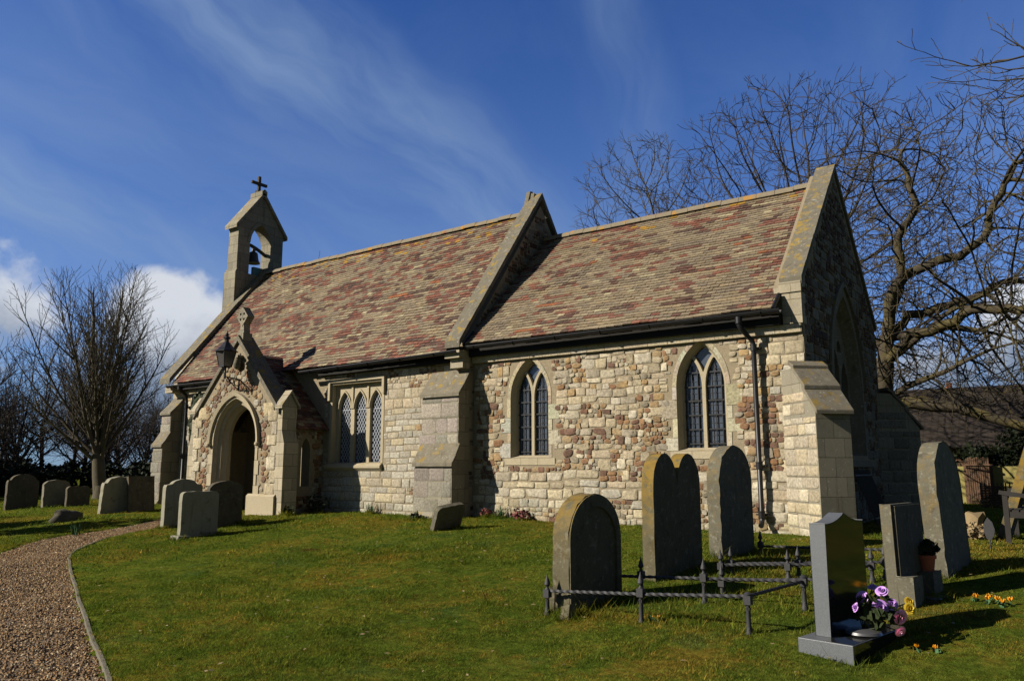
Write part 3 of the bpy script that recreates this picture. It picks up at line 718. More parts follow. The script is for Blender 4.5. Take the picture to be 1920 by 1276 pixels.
mb.prism([(NW[0] - .14, YN + .14, NW[2] + .02), (NW[0] - .14, YN - .03, NW[2] - .01), (NW[0] - .14, YN - .09, NW[2] - .06), (NW[0] - .14, YN - .09, NW[2] - .11), (NW[0] - .14, YN - .01, NW[2] - .18), (NW[0] - .14, YN + .14, NW[2] - .18)], (NW[1] - NW[0] + .20, 0, 0))
LC = [-10.79, -10.26, -9.73]; lw = .205
holes = []
for c in LC: holes.append(arch(lw, .40, c, 2.98, 8, NW[2] + .01)[::-1])
for c in (LC[0] + .265, LC[1] + .265): pass
mb.plate([(NW[0], NW[2]), (NW[1], NW[2]), (NW[1], NW[3]), (NW[0], NW[3])], holes, (0, YN + rec, 0), X, Z, NY, .10)
for c in LC:                                # sunk spandrels beside each head: raised rims round the lights
    ri = arch(lw, .40, c, 2.98, 10); ro = arch(lw + .028, .445, c, 2.98, 10)
    mb.strip([(p[0], YN + rec - .03, p[1]) for p in ri], [(p[0], YN + rec - .03, p[1]) for p in ro])
    mb.strip([(p[0], YN + rec - .03, p[1]) for p in ro], [(p[0], YN + rec, p[1]) for p in ro]); mb.strip([(p[0], YN + rec, p[1]) for p in ri], [(p[0], YN + rec - .03, p[1]) for p in ri])
for u in (NW[0] + .02, LC[0] + .265, LC[1] + .265, NW[1] - .02): mb.box((u - .028, YN + rec - .03, 2.98 if u not in (0,) else 0), (u + .028, YN + rec + .002, NW[3]))
nwin = build('window', mb, M['frame'], church, smooth=30)
nwin['label'] = 'square-headed window of three lattice lights'
g = MB(); g.box((NW[0], YN + rec + .075, NW[2]), (NW[1], YN + rec + .09, NW[3])); build('pane', g, M['glass'], nwin)
ld = MB()
for c in LC:
    for sgn in (-1, 1):
        for k in range(-14, 30):
            # lines z = zb + k*s + sgn*1.55*(x-c)
            zb_ = 1.62 + k * .135; m_ = 1.55 * sgn; P = []
            for q in np.linspace(-lw, lw, 9):
                zz = zb_ + m_ * q
                if inside_arch(c + q, zz, lw - .005, .39, c, 2.98, NW[2]): P.append((c + q, YN + rec + .058, zz))
            if len(P) > 1: ld.tube([P[0], P[-1]], .0062, 4)
    ld.tube([(c - lw, YN + rec + .055, 2.95), (c + lw, YN + rec + .055, 2.95)], .008, 4)
build('lattice', ld, M['lead_line'], nwin)

# ---- east gable
fE = frame_fn((0, 0, 0), Y, Z, X)
EW = (2.79, 1.08, 1.75, 3.1, 1.82)
mb = MB(); mb.plate([(.012, .2), (5.568, .2), (5.568, 4.55), (2.79, 7.38), (.012, 4.55)], [arch(EW[1], EW[2], EW[0], EW[3], 12, EW[4])[::-1]], (-.004, 0, 0), Y, Z, X, .45)
east_wall = build('east_gable_wall', mb, M['mortar'], church)
DIM = lambda L, k=.48: [tuple(q * k for q in c) for c in L]          # stone colours scaled down to paint in the shade of the east end
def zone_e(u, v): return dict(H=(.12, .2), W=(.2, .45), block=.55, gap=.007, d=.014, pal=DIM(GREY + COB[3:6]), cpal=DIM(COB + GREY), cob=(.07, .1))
def ok_e(u, v, a, b):
    top = 4.5 + 1.014 * min(u - a, 5.58 - u - a) if True else 0
    if u - a < 0.01 or u + a > 5.57 or v + b > top or v - b < .3: return False
    for du in (-a, a):
        for dv in (-b, b):
            if inside_arch(u + du, v + dv, EW[1] + .16, EW[2] + .2, EW[0], EW[3], EW[4] - .15): return False
    return True
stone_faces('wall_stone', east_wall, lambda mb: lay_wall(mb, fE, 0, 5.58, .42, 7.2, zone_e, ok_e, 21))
mb = MB(); a, h, x0, zs, b = EW[1], EW[2], EW[0], EW[3], EW[4]
quoin_ring(mb, fE, a, h, x0, zs, b, .15, .02, (1, 1, 1))
hood_i, hood_o = arch(a + .15, h + .2, x0, zs, 14), arch(a + .23, h + .3, x0, zs, 14)
mb.strip([fE(*p, .07) for p in hood_i], [fE(*p, .05) for p in hood_o]); mb.strip([fE(*p, 0) for p in hood_i], [fE(*p, .07) for p in hood_i]); mb.strip([fE(*p, .05) for p in hood_o], [fE(*p, 0) for p in hood_o])
outl, inl = arch(a, h, x0, zs, 12, b), arch(a - .10, h - .13, x0, zs, 12, b + .06)
mb.strip([fE(*p, .006) for p in outl], [fE(*p, -.2) for p in inl], closed=True)
holes = [arch(.25, .5, x0 + d, zs + (.05 if d else .25), 7, b + .08)[::-1] for d in (-.62, 0, .62)] + [arch(.16, .2, x0 + d, zs + .75, 5, zs + .72)[::-1] for d in (-.32, .32)]
mb.plate(inl, holes, tuple(fE(0, 0, -.2)), Y, Z, X, .12)
mb.box((0.004, x0 - a - .4, b - .22), (.10, x0 + a + .5, b - .10))
ew = build('window', mb, M['weathering'], church, smooth=30); ew['label'] = 'large traceried east window with hood mould'
g = MB(); g.plate(arch(a, h, x0, zs, 9, b), [], (-.30, 0, 0), Y, Z, X, .02); build('pane', g, M['glass'], ew)
# the other walls of the body
mb = MB(); mb.box((-6.87, 5.13, .2), (-.45, 5.58, 4.2)); build('north_wall', mb, M['mortar'], church); mb = MB(); mb.box((XW, 5.0, .2), (XE, 5.4, 4.1)); build('north_wall', mb, M['mortar'], church)
mb = MB(); mb.plate([(YN + .012, .2), (5.39, .2), (5.39, 4.3), (NC, 8.0), (YN + .012, 4.3)], [], (XE + .004, 0, 0), Y, Z, X, .40)
ngable = build('nave_east_gable', mb, M['mortar'], church)
fG = frame_fn((XE, 0, 0), Y, Z, X)
def ok_g(u, v, a, b):
    if v - b < 4.1: return u + a < .02 and u - a > YN - .005 and v > .4
    return u - a > YN and u + a < 5.3 and v + b < 4.32 + 1.33 * min(u - a - YN, 5.37 - u - a)
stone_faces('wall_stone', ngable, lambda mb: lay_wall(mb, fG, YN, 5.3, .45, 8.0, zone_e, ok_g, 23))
mb = MB(); mb.plate([(YN + .012, .2), (5.39, .2), (5.39, 4.2), (NC, 7.9), (YN + .012, 4.2)], [], (XW - .004 + .4, 0, 0), Y, Z, X, .4); mb.box((XW - .01, YN - .002, .2), (XW + .5, YN + .4, 4.1))
build('west_gable_wall', mb, M['ashlar'], church)

# ---- copings
def coping(name, x0, x1, y0, z0, yc, zc, t, kneel=True, m='coping', parent=None):
    mb = MB(); y1 = 2 * yc - y0; n = 9
    L = [(y0 + (yc - y0) * i / n, z0 + (zc - z0) * i / n) for i in range(n + 1)]
    for sgn in (0, 1):
        for i in range(n):
            (ya, za), (yb, zb) = L[i], L[i + 1]
            if sgn: ya, yb = 2 * yc - ya, 2 * yc - yb
            e = .004 * (1 if yb > ya else -1); j = random.uniform(-.006, .006)
            mb.prism([(x0, ya + e, za + j), (x0, yb - (e if i < n - 1 else 0), zb + j), (x0, yb - (e if i < n - 1 else 0), zb - t + j), (x0, ya + e, za - t + j)], (x1 - x0, 0, 0))
    return build(name, mb, M[m], parent or church)
coping('coping', -.33, .035, -.05, 4.70, 2.79, 7.53, .13)
coping('coping', -7.22, -6.82, -.55, 4.22, NC, 8.34, .15)
coping('coping', -18.10, -17.60, -.60, 4.12, NC, 8.05, .16)
mb = MB()
mb.box((-.42, -.07, 4.44), (.02, .0, 4.53)); mb.box((-.30, -.045, 3.92), (.012, .2, 4.44)); mb.box((-.34, -.06, 4.53), (.018, .2, 4.62)); build('kneeler', mb, M['ashlar'], church); mb = MB()
mb.box((-7.26, -.50, 3.86), (-6.86, -.16, 4.02)); mb.box((-7.2, -.38, 3.66), (-6.86, -.16, 3.87)); build('kneeler', mb, M['ashlar'], church); mb = MB(); mb.box((-18.0, -.48, 3.72), (-17.62, -.16, 3.9))
build('kneeler', mb, M['ashlar'], church)
# broken gable cross stump on the nave gable
mb = MB(); mb.prism([(-7.25, NC - .17, 8.10), (-7.25, NC + .17, 8.10), (-7.25, NC + .05, 8.44), (-7.25, NC - .06, 8.42)], (.11, 0, 0)); mb.prism([(-7.139, NC - .12, 8.12), (-7.139, NC + .12, 8.12), (-7.139, NC + .03, 8.33), (-7.139, NC - .05, 8.36)], (.12, 0, 0))
build('gable_stump', mb, M['coping'], church)

# ---- tiled roofs
BUFF = [(.285, .222, .140), (.25, .195, .128), (.315, .25, .16), (.235, .187, .132), (.27, .21, .138), (.30, .228, .135)]
RED = [(.245, .095, .060), (.205, .083, .056), (.275, .118, .075), (.225, .10, .068), (.19, .09, .062)]
DARK = [(.125, .066, .048), (.15, .075, .054), (.115, .07, .052)]
from mathutils import noise as mnoise
def tiles(mb, O, U, S, N, wid, L, red, seed, g=.098, tw=.17, lich=0.0):
    st = random.getstate(); random.seed(seed); O, U, S, N = (Vector(q).normalized() if i else Vector(q) for i, q in enumerate((O, U, S, N)))
    rows = int(L / g)
    for r in range(rows):
        u = -tw / 2 * (r % 2) - random.uniform(0, .03); s0 = r * g
        sag = .012 * sin(r * .7) 
        last = None
        while u < wid:
            a, b = max(u, 0), min(u + tw, wid); u += tw
            if b - a < .02: continue
            und = .028 * mnoise.noise(Vector((u * .9, r * .12, seed)))
            cl = mnoise.noise(Vector((u * .8, s0 * 1.1, seed * 3.1))) + .8 * mnoise.noise(Vector((u * 2.4, s0 * 3.0, seed + 9))); q = random.random()
            pr = red + .42 * cl; edge = max(0, .35 - min(u, wid - u)) * .9; pr += edge + max(0, .6 - s0) * .12
            if q < pr * .62: c = random.choice(RED)
            elif q < pr: c = random.choice(DARK)
            elif q > .975: c = (.42, .36, .22)
            elif q > .970: c = (.36, .13, .055)
            else: c = random.choice(BUFF)
            if last and random.random() < .27: c = last
            last = c
            if lich and s0 > L - .7 and random.random() < lich * (s0 - L + .8): c = (.42, .24, .035)
            j = random.uniform(.84, 1.14); c = tuple(x * j for x in c)
            ds, dn = random.uniform(-.010, .010), random.uniform(0, .006); tilt = random.uniform(-.004, .004)
            th = .025 + dn + und; e = .003
            P = [O + U * (a + e) + S * (s0 + ds + tilt) + N * th, O + U * (b - e) + S * (s0 + ds - tilt) + N * (th + random.uniform(-.003, .004)),
                 O + U * (b - e) + S * (s0 + g * 1.25) + N * (.006 + und), O + U * (a + e) + S * (s0 + g * 1.25) + N * (.006 + und),
                 O + U * (a + e) + S * (s0 + ds + tilt) + N * (th - .024), O + U * (b - e) + S * (s0 + ds - tilt) + N * (th - .024)]
            mb.add(P, [(0, 1, 2, 3), (4, 5, 1, 0), (4, 0, 3), (5, 2, 1)], c)
    random.setstate(st)
def roof(name, x0, x1, ye, ze, yr, zr, red, seed, lich):
    S = Vector((0, yr - ye, zr - ze)); L = S.length; Sn = S.normalized(); N = Vector((0, -Sn.z, Sn.y))
    mb = MB(); tiles(mb, (x0, ye, ze), X, Sn, N, x1 - x0, L, red, seed, lich=lich)
    yo = 2 * yr - ye; c = (.2, .15, .1)
    mb.add([(x0, ye + .02, ze), (x1, ye + .02, ze), (x1, yr, zr), (x0, yr, zr)], [(0, 1, 2, 3)], (.06, .05, .04))
    S2 = Vector((0, yr - yo, zr - ze)).normalized(); N2 = Vector((0, S2.z, -S2.y)) if False else Vector((0, Sn.z, Sn.y))
    tiles(mb, (x1, yo, ze), (-1, 0, 0), S2, N2, x1 - x0, L, red, seed + 1, g=.196, tw=.336)
    mb.add([(x0, yo, ze), (x1, yo, ze), (x1, yr, zr), (x0, yr, zr)], [(3, 2, 1, 0)], (.06, .05, .04))
    o = build(name, mb, M['tile'], church, col=True)
    rd = MB(); u = x0
    while u < x1 - .05:
        w = min(.38, x1 - u); dz = random.uniform(-.012, .010)
        pts = [(yr + .135 * cos(t), zr - .045 + dz + .135 * sin(t)) for t in [pi * i / 8 for i in range(9)]]
        rd.strip([(u + .004, *p) for p in pts], [(u + w - .004, *p) for p in pts]); rd.add([(u + .004, *p) for p in pts], [tuple(range(9))]); rd.add([(u + w - .004, *p) for p in pts], [tuple(range(9))]); u += w
    build('ridge_tiles', rd, M['ridge'], o, smooth=60); return o
roof('chancel_roof', -6.84, -.34, -.33, 4.15, 2.79, 7.16, .25, 3, .20)
roof('nave_roof', -17.6, -7.24, -.50, 3.98, NC, 7.86, .42, 8, .34)

# ---- gutters, boards, downpipes
mb = MB()
for a_, b_ in (((-6.84, -.20, 3.90), (-.32, .02, 4.10)), ((XW + .5, YN - .14, 3.80), (-14.5, YN, 3.95)), ((-11.5, YN - .14, 3.80), (-7.268, YN, 3.97))): mb = MB(); mb.box(a_, b_); build('eaves_board', mb, M['fascia'], church)
def gutter(x0, x1, y, z0, z1, r=.062):
    mb = MB(); n = 10; A = []; B = []
    prof = [(y + r * cos(t), r * sin(t)) for t in [pi + pi * i / n for i in range(n + 1)]]
    mb.strip([(x0, p[0], z0 + p[1]) for p in prof], [(x1, p[0], z1 + p[1]) for p in prof])
    prof2 = [(y + (r - .006) * cos(t), (r - .006) * sin(t)) for t in [pi + pi * i / n for i in range(n + 1)]]
    mb.strip([(x0, p[0], z0 + p[1]) for p in prof2], [(x1, p[0], z1 + p[1]) for p in prof2])
    mb.tube([(x0, y - r, z0), (x1, y - r, z1)], .009, 5)
    u = x0 + .4
    while u < x1: mb.tube([(u, y + (r + .008) * cos(t), z0 + (z1 - z0) * (u - x0) / (x1 - x0) + (r + .008) * sin(t)) for t in [pi + pi * i / 6 for i in range(7)]], .012, 4); u += 1.0
    return build('gutter', mb, M['black_iron'], church, smooth=50)
gutter(-6.95, -.24, -.375, 4.085, 4.11); gutter(-17.75, -14.4, -.545, 3.90, 3.905); gutter(-11.9, -6.86, -.545, 3.90, 4.0)
def downpipe(pts, zlo, collars, r=.042):
    mb = MB(); mb.tube(pts, r, 12)
    x, y = pts[-1][0], pts[-1][1]
    mb.tube([(x, y, pts[-1][2]), (x, y, zlo), (x + .01, y - .06, zlo - .07), (x + .01, y - .10, zlo - .09)], r, 12)
    for z in collars: mb.tube([(x, y, z - .05), (x, y, z + .05)], r + .012, 12); mb.tube([(x, y, z + .05), (x, y, z + .062)], r + .02, 12); mb.box((x - .1, y + .02, z - .012), (x + .1, y + .115, z + .012))
    mb.tube([(pts[0][0], pts[0][1], pts[0][2] + .02), (pts[0][0], pts[0][1], pts[0][2] - .09)], r + .016, 12)
    return build('downpipe', mb, M['black_iron'], church, smooth=50)
downpipe([(-.93, -.375, 4.04), (-.93, -.372, 3.93), (-.90, -.345, 3.86), (-.84, -.20, 3.74), (-.80, -.15, 3.69), (-.785, -.13, 3.60), (-.785, -.13, 3.2)], .76, (3.56, 1.62, .84))
downpipe([(-17.15, -.54, 3.86), (-17.15, -.50, 3.75), (-17.15, -.32, 3.62), (-17.15, -.29, 3.45), (-17.15, -.29, 3.3)], .6, (3.3, 1.9))
mb = MB(); mb.tube([(-.36, -.36, 4.14), (-.33, -.09, 4.42)], .035, 8); build('lead_flashing', mb, M['black_iron'], church); mb = MB(); mb.tube([(-6.86, -.37, 4.13), (-6.84, -.06, 4.46)], .03, 8); build('lead_flashing', mb, M['black_iron'], church)

# ---- buttresses
def add_blocks(b, fn): mb = MB(); fn(mb); return build('facing_stone', mb, M['stone'], b, smooth=60, col=True)
BUTT = dict(H=(.22, .34), W=(.3, .6), block=1.0, gap=.003, d=.005, jit=.012, pal=[(.33, .30, .235), (.36, .33, .26), (.30, .28, .225), (.38, .33, .27), (.34, .29, .25)], cpal=COB, cob=(.1, .1))
def buttress_s(x0, x1, yl, yu, zs, up, name='buttress'):
    mb = MB(); z1, z2, z3, z4 = zs
    mb.prism([(x0, YN + .01, .2), (x0, yl - .05, .2), (x0, yl - .05, .62), (x0, yl, .70), (x0, yl, z1), (x0, yu, z2), (x0, yu, z3), (x0, YN + .01, z4)], (x1 - x0, 0, 0))
    WS = []
    def slab(ya, za, yb, zb):        # weathering stones, overhanging with a drip
        wm = MB(); WS.append(wm); e = .05; my, mz = (ya + yb) / 2, (za + zb) / 2
        for (y_a, z_a, y_b, z_b, o) in ((ya - .06, za - .01, my, mz + .01, 0), (my - .035, mz - .02, yb, zb + .02, .012)):
            wm.prism([(x0 - e, y_a, z_a - .05), (x0 - e, y_a, z_a + .03), (x0 - e, y_b, z_b + .035), (x0 - e, y_b, z_b - .05)], (x1 - x0 + 2 * e, 0, 0))
    slab(yl, z1, yu, z2); slab(yu, z3, YN + .01, z4)
    b = build(name, mb, M['ashlar_grey'], church)
    for wm in WS: bev(build('weathering', wm, M['weathering'], b), .018)
    g1 = frame_fn((0, yl, 0), X, Z, NY); g2 = frame_fn((0, yu, 0), X, Z, NY)
    add_blocks(b, lambda mb: lay_wall(mb, g1, x0 + .01, x1 - .01, .66, z1 - .06, lambda u, v: dict(BUTT, pal=[tuple(q * .86 for q in c) for c in BUTT['pal']]), lambda u, v, a, b: True, int(x0 * 10) + 400, 0))
    add_blocks(b, lambda mb: lay_wall(mb, g2, x0 + .01, x1 - .01, z2 + .02, z3 - .06, lambda u, v: BUTT, lambda u, v, a, b: True, int(x0 * 10) + 500, 0)); return b
buttress_s(-7.86, -6.855, -.70, -.50, (1.66, 2.04, 3.10, 3.60), None)
buttress_s(-17.98, -17.52, -.72, -.52, (2.2, 2.55, 3.12, 3.55), None)
def buttress_d(K, ax, name='buttress'):
    K, ax = Vector(K), Vector(ax).normalized(); w = Vector((-ax.y, ax.x, 0)); hw = .28
    P = lambda t, s, z: tuple(K + ax * t + w * s + Vector((0, 0, z)))
    mb = MB()
    wm = MB()
    mb.prism([P(-.3, -hw, .2), P(.76, -hw, .2), P(.76, -hw, .62), P(.70, -hw, .70), P(.70, -hw, 2.42), P(.40, -hw, 2.78), P(-.3, -hw, 2.78)], w * 2 * hw)
    mb.prism([P(-.3, -hw, 2.78), P(.40, -hw, 2.78), P(.40, -hw, 2.84), P(.06, -hw, 3.16), P(-.3, -hw, 3.16)], w * 2 * hw)
    for (ta, za, tb, zb) in ((.78, 2.38, .38, 2.80), (.47, 2.78, .10, 3.13), (.16, 3.13, .0, 3.22)):
        wm.prism([P(ta, -hw - .03, za), P(ta, -hw - .03, za + .07), P(tb, -hw - .03, zb + .075), P(tb, -hw - .03, zb)], w * (2 * hw + .06))
    b = build(name, mb, M['ashlar_grey'], church); bev(build('weathering', wm, M['weathering'], b), .012)
    def f_(mb):
        ff = frame_fn(K + ax * .70 - w * hw, w, Z, ax); fs = frame_fn(K - w * hw - ax * .28, ax, Z, -w)
        lay_wall(mb, fs, .0, .97, .5, 2.36, lambda u, v: dict(BUTT, pal=CREAM if ax.y < 0 else DIM(GREY), H=(.16, .27), W=(.2, .5), d=.012), lambda u, v, a, b: True, 78, 0)  # north-east buttress gets the darkened stones, its shade put into the colour
        lay_wall(mb, fs, .0, .67, 2.40, 2.76, lambda u, v: dict(BUTT, pal=CREAM if ax.y < 0 else DIM(GREY), H=(.16, .27), W=(.2, .5), d=.012), lambda u, v, a, b: True, 79, 0)
    add_blocks(b, f_); return b
buttress_d((0, 0, 0), (1, -1, 0)); buttress_d((0, 5.58, 0), (1, 1, 0))

# ---- bell turret
mb = MB(); bx0, bx1, by0, by1 = -18.45, -17.95, 1.62, 3.36; bc = (by0 + by1) / 2
mb.box((-18.53, by0 - .05, 5.9), (-17.93, by1 + .05, 7.78))
for dy in (by0 - .05, by1 + .05):
    s_ = 1 if dy < 2 else -1
    mb.prism([(-18.53, dy, 7.78), (-18.53, dy + s_ * .07, 7.92), (-18.53, dy + s_ * .3, 7.92), (-18.53, dy + s_ * .3, 7.78)], (.6, 0, 0))
mb.plate([(by0, 7.78), (by1, 7.78), (by1, 9.35), (bc, 10.5), (by0, 9.35)], [arch(.40, .66, bc - .02, 8.85, 9, 7.80)[::-1]], (bx1, 0, 0), Y, Z, X, .5)
o1, o2 = arch(.40, .66, bc - .02, 8.85, 12), arch(.50, .80, bc - .02, 8.85, 12)
mb.strip([(bx1 + .03, *p) for p in o1], [(bx1 + .03, *p) for p in o2]); mb.strip([(bx1 + .03, *p) for p in o2], [(bx1 - .01, *p) for p in o2]); mb.strip([(bx1, *p) for p in o1], [(bx1 + .03, *p) for p in o1])
for k in range(5): mb.box((bx0 + .05 + k * .1, by0 - .06, 9.20), (bx0 + .1 + k * .1, by0 + .01, 9.30))
for k in range(5): mb.box((bx0 + .05 + k * .1, by1 - .01, 9.20), (bx0 + .1 + k * .1, by1 + .06, 9.30))
turret = build('bell_turret', mb, M['ashlar_grey'], church)
mb = MB(); e = .07
for sg in (-1, 1):
    y0 = bc + sg * (bc - by0 + .13); mb.prism([(bx0 - e, y0, 9.22), (bx0 - e, y0, 9.34), (bx0 - e, bc, 10.66), (bx0 - e, bc, 10.52)], (bx1 - bx0 + 2 * e, 0, 0))
mb.box((bx0 - e, bc - .10, 10.55), (bx1 + e, bc + .10, 10.70)); mb.tube([(bx0 - e, bc, 10.68), (bx1 + e, bc, 10.68)], .075, 8)
build('turret_roof', mb, M['ashlar_grey'], turret)
mb = MB(); cx = -18.22
mb.box((cx - .04, bc - .045, 10.7), (cx + .04, bc + .045, 11.28)); mb.box((cx - .039, bc - .30, 10.98), (cx + .039, bc + .30, 11.07)); mb.box((cx - .09, bc - .09, 10.68), (cx + .09, bc + .09, 10.78))
build('turret_cross', mb, M['cross'], turret)
mb = MB(); mb.box((-18.05, bc - .25, 7.80), (-17.94, bc + .22, 8.06)); build('lead_panel', mb, M['teal'], turret)
bell = thing('church_bell', 'dark bronze bell hanging in the pointed opening of the bell turret', 'bell', (cx, bc - .08, 8.25))
mb = MB(); mb.lathe((cx, bc - .08, 8.25), [(.23, 0), (.225, .03), (.19, .08), (.165, .18), (.15, .30), (.13, .36), (.06, .40), (.05, .46)], 18); build('bell_body', mb, M['bell'], bell, smooth=50)
mb = MB(); mb.tube([(cx, bc - .42, 8.86), (cx, bc - .2, 8.84), (cx, bc, 8.78), (cx, bc + .2, 8.70), (cx, bc + .40, 8.60)], .06, 8); mb.box((cx - .05, bc - .12, 8.68), (cx + .05, bc - .02, 8.8)); build('headstock', mb, M['bell'], bell)
mb = MB(); mb.tube([(cx, bc - .40, 8.86), (cx, bc - .30, 9.0), (cx, bc - .26, 9.0)], .04, 6); build('bell_lever', mb, M['bell'], bell)

# ---- porch
PXC, PYF = -13.05, -1.5
fP = frame_fn((0, PYF, 0), X, Z, NY); DA, DH, DZ = .84, 1.04, 2.2
mb = MB(); mb.plate([(-14.73, .2), (-11.42, .2), (-11.42, 2.86), (PXC, 4.62), (-14.73, 2.86)], [arch(DA, DH, PXC + .02, DZ, 12, .2)[::-1]], (0, PYF, 0), X, Z, NY, .36)
mb.box((-14.72, -1.14, .2), (-14.4, YN, 2.5))
mb.plate([(-1.138, .2), (YN - .003, .2), (YN - .003, 2.5), (-1.138, 2.5)], [arch(.13, .28, -.66, 2.0, 6, 1.15)[::-1]], (-11.42, 0, 0), Y, Z, X, .3)
porch = build('porch', mb, M['mortar'], church)
def zone_p(u, v): return dict(H=(.13, .22), W=(.15, .4), block=.02, gap=.008, d=.018, pal=CREAM, cpal=COB + COB + COB[5:] + GREY + CREAM[:2], cob=(.09, .14))
def zone_q(u, v): return dict(H=(.24, .34), W=(.26, .4), block=1.0, gap=.005, d=.016, pal=CREAM[:4] + GREY[3:], cpal=COB, cob=(.1, .1))
def ok_p(u, v, a, b):
    if u - a < -14.45 + .1 * sin(v * 9) or u + a > -11.72 + .1 * sin(v * 10) or v - b < .98: return False
    if v + b > 2.72 + 1.075 * min(u - a + 14.73, -11.42 - u - a): return False
    for du in (-a, 0, a):
        for dv in (-b, b):
            if inside_arch(u + du, v + dv, DA + .15, DH + .17, PXC + .02, DZ, 0): return False
    return True
def f_(mb):
    def kp(u, v, q, ph):
        pal = COB + COB + COB[5:] + GREY[:2] + CREAM[5:6]
        return ((random.uniform(.065, .085) if q < .35 else None) if ph == 0 else random.uniform(.042, .06) if ph == 1 else .03, pal, .8, .018)
    lay_rubble(mb, fP, -14.6, -11.5, .98, 4.5, kp, ok_p, 31, asp=.78)
    for xa, xb in ((-14.73, -14.73 + .3), (-11.42 - .3, -11.42)):
        v = .98; k = 0
        while v < 2.7:
            H = random.uniform(.24, .32); w = .19 if k % 2 else .34; k += 1
            x_0, x_1 = (xa, xa + w) if xa < -13 else (xb - w, xb)
            stone(mb, (fP, (x_0 + x_1) / 2, v + H / 2), w / 2 - .003, H / 2 - .004, 14, .022, random.choice(CREAM[:4]), .01, 16); v += H
    for sg in (-1, 1):
        xq = PXC + sg * 1.30; stone(mb, (fP, xq, 2.92), .2, .16, 14, .022, (.50, .41, .25), .01, 16)
stone_faces('wall_stone', porch, f_)
fe = frame_fn((-11.42, 0, 0), Y, Z, X)
stone_faces('wall_stone', porch, lambda mb: lay_wall(mb, fe, -1.1, YN, .45, 2.45, zone_p, lambda u, v, a, b: not inside_arch(u, v, .27, .45, -.66, 2.0, .95) and u - a > -1.12, 33))
mb = MB()                                          # moulded doorway: three orders and a hood
orders = [(DA, DH, .02), (DA - .05, DH - .055, -.07), (DA - .05, DH - .055, -.10), (DA - .13, DH - .14, -.13), (DA - .13, DH - .14, -.19), (DA - .20, DH - .215, -.26), (DA - .20, DH - .215, -.36)]
for (a1, h1, d1), (a2, h2, d2) in zip(orders, orders[1:]):
    mb.strip([fP(*p, d1) for p in arch(a1, h1, PXC + .02, DZ, 16, .62)], [fP(*p, d2) for p in arch(a2, h2, PXC + .02, DZ, 16, .62)])
quoin_ring(mb, fP, DA, DH, PXC + .02, DZ, .62, .10, .024, (1, 1, 1), 11)
hi, ho = arch(DA + .09, DH + .10, PXC + .02, DZ - .04, 16), arch(DA + .17, DH + .20, PXC + .02, DZ - .04, 16)
mb.strip([fP(*p, .075) for p in hi], [fP(*p, .10) for p in ho]); mb.strip([fP(*p, 0) for p in hi], [fP(*p, .075) for p in hi]); mb.strip([fP(*p, .10) for p in ho], [fP(*p, 0) for p in ho])
for sg in (-1, 1): mb.lathe(fP(PXC + .02 + sg * (DA + .13), DZ - .12, .06), [(.02, 0), (.07, .03), (.07, .08), (.04, .11)], 10)
for xa, xb in ((-14.78, PXC + .02 - DA + .18), (PXC + .02 + DA - .18, -11.36)): mb.box((xa, PYF - .07, .2), (xb, PYF + .05, .94)); mb.prism([(xa, PYF - .07, .94), (xa, PYF - .02, .99), (xa, PYF + .05, .99), (xa, PYF + .05, .94)], (xb - xa, 0, 0))
build('doorway', mb, M['frame'], porch, smooth=40)
for sg in (-1, 1):
    mb = MB()
    cxp = PXC + sg * 1.66; x_in, x_up, x_lo = PXC + sg * 1.60, PXC + sg * 1.80, PXC + sg * 1.90
    lo, hi_ = sorted((x_in, x_lo)); mb.box((lo, PYF - .012, .2), (hi_, -1.10, 2.12))
    lo, hi_ = sorted((x_in, x_up)); mb.prism([(lo, PYF - .008, 2.12), (lo, PYF - .008, 3.0), (lo, -1.3, 3.26), (lo, -1.104, 3.0), (lo, -1.104, 2.12)], (hi_ - lo, 0, 0))
    mb.prism([(x_up, PYF - .008, 2.42), (x_lo, PYF - .008, 2.12), (x_up, PYF - .008, 2.12)], (0, .39, 0))
    lo, hi_ = sorted((x_in, x_up + sg * .05))
    for (ya, yb) in ((PYF - .07, -1.3), (-1.04, -1.3)): mb.prism([(lo, ya, 2.93), (lo, ya, 3.0), (lo, yb, 3.36), (lo, yb, 3.28)], (hi_ - lo, 0, 0))
    build('porch_buttress', mb, M['ashlar'], porch)
mb = MB()
for sg in (-1, 1):
    n = 5; xe_, ze_ = PXC + sg * 1.72, 2.93
    for i in range(n):
        t0, t1 = i / n, (i + 1) / n; P = lambda t: (xe_ + (PXC - xe_) * t, ze_ + (4.80 - ze_) * t)
        a, b = P(t0), P(t1 - (.003 if i < n - 1 else 0)); mb.prism([(a[0], PYF - .06, a[1]), (b[0], PYF - .06, b[1]), (b[0], PYF - .06, b[1] - .14), (a[0], PYF - .06, a[1] - .14)], (0, .44, 0))
build('porch_coping', mb, M['coping'], porch)
mb = MB()
for sg in (-1, 1):
    S = Vector((-sg * 1.86, 0, 1.92)); L = S.length; S.normalize(); N = Vector((sg * S.z, 0, abs(S.x))); U = (0, 1, 0) if sg > 0 else (0, -1, 0); O = (PXC + sg * 1.86, -1.10 if sg > 0 else -.05, 2.47)
    tiles(mb, O, U, S, N, 1.05, L, .65, 41 + sg)
    mb.add([(PXC + sg * 1.86, -1.1, 2.46), (PXC + sg * 1.86, .1, 2.46), (PXC, .1, 4.38), (PXC, -1.1, 4.38)], [(0, 1, 2, 3)], (.05, .04, .03))
build('porch_roof', mb, M['tile'], porch, col=True)
mb = MB(); yc = -1.36                                # the cross on the porch gable
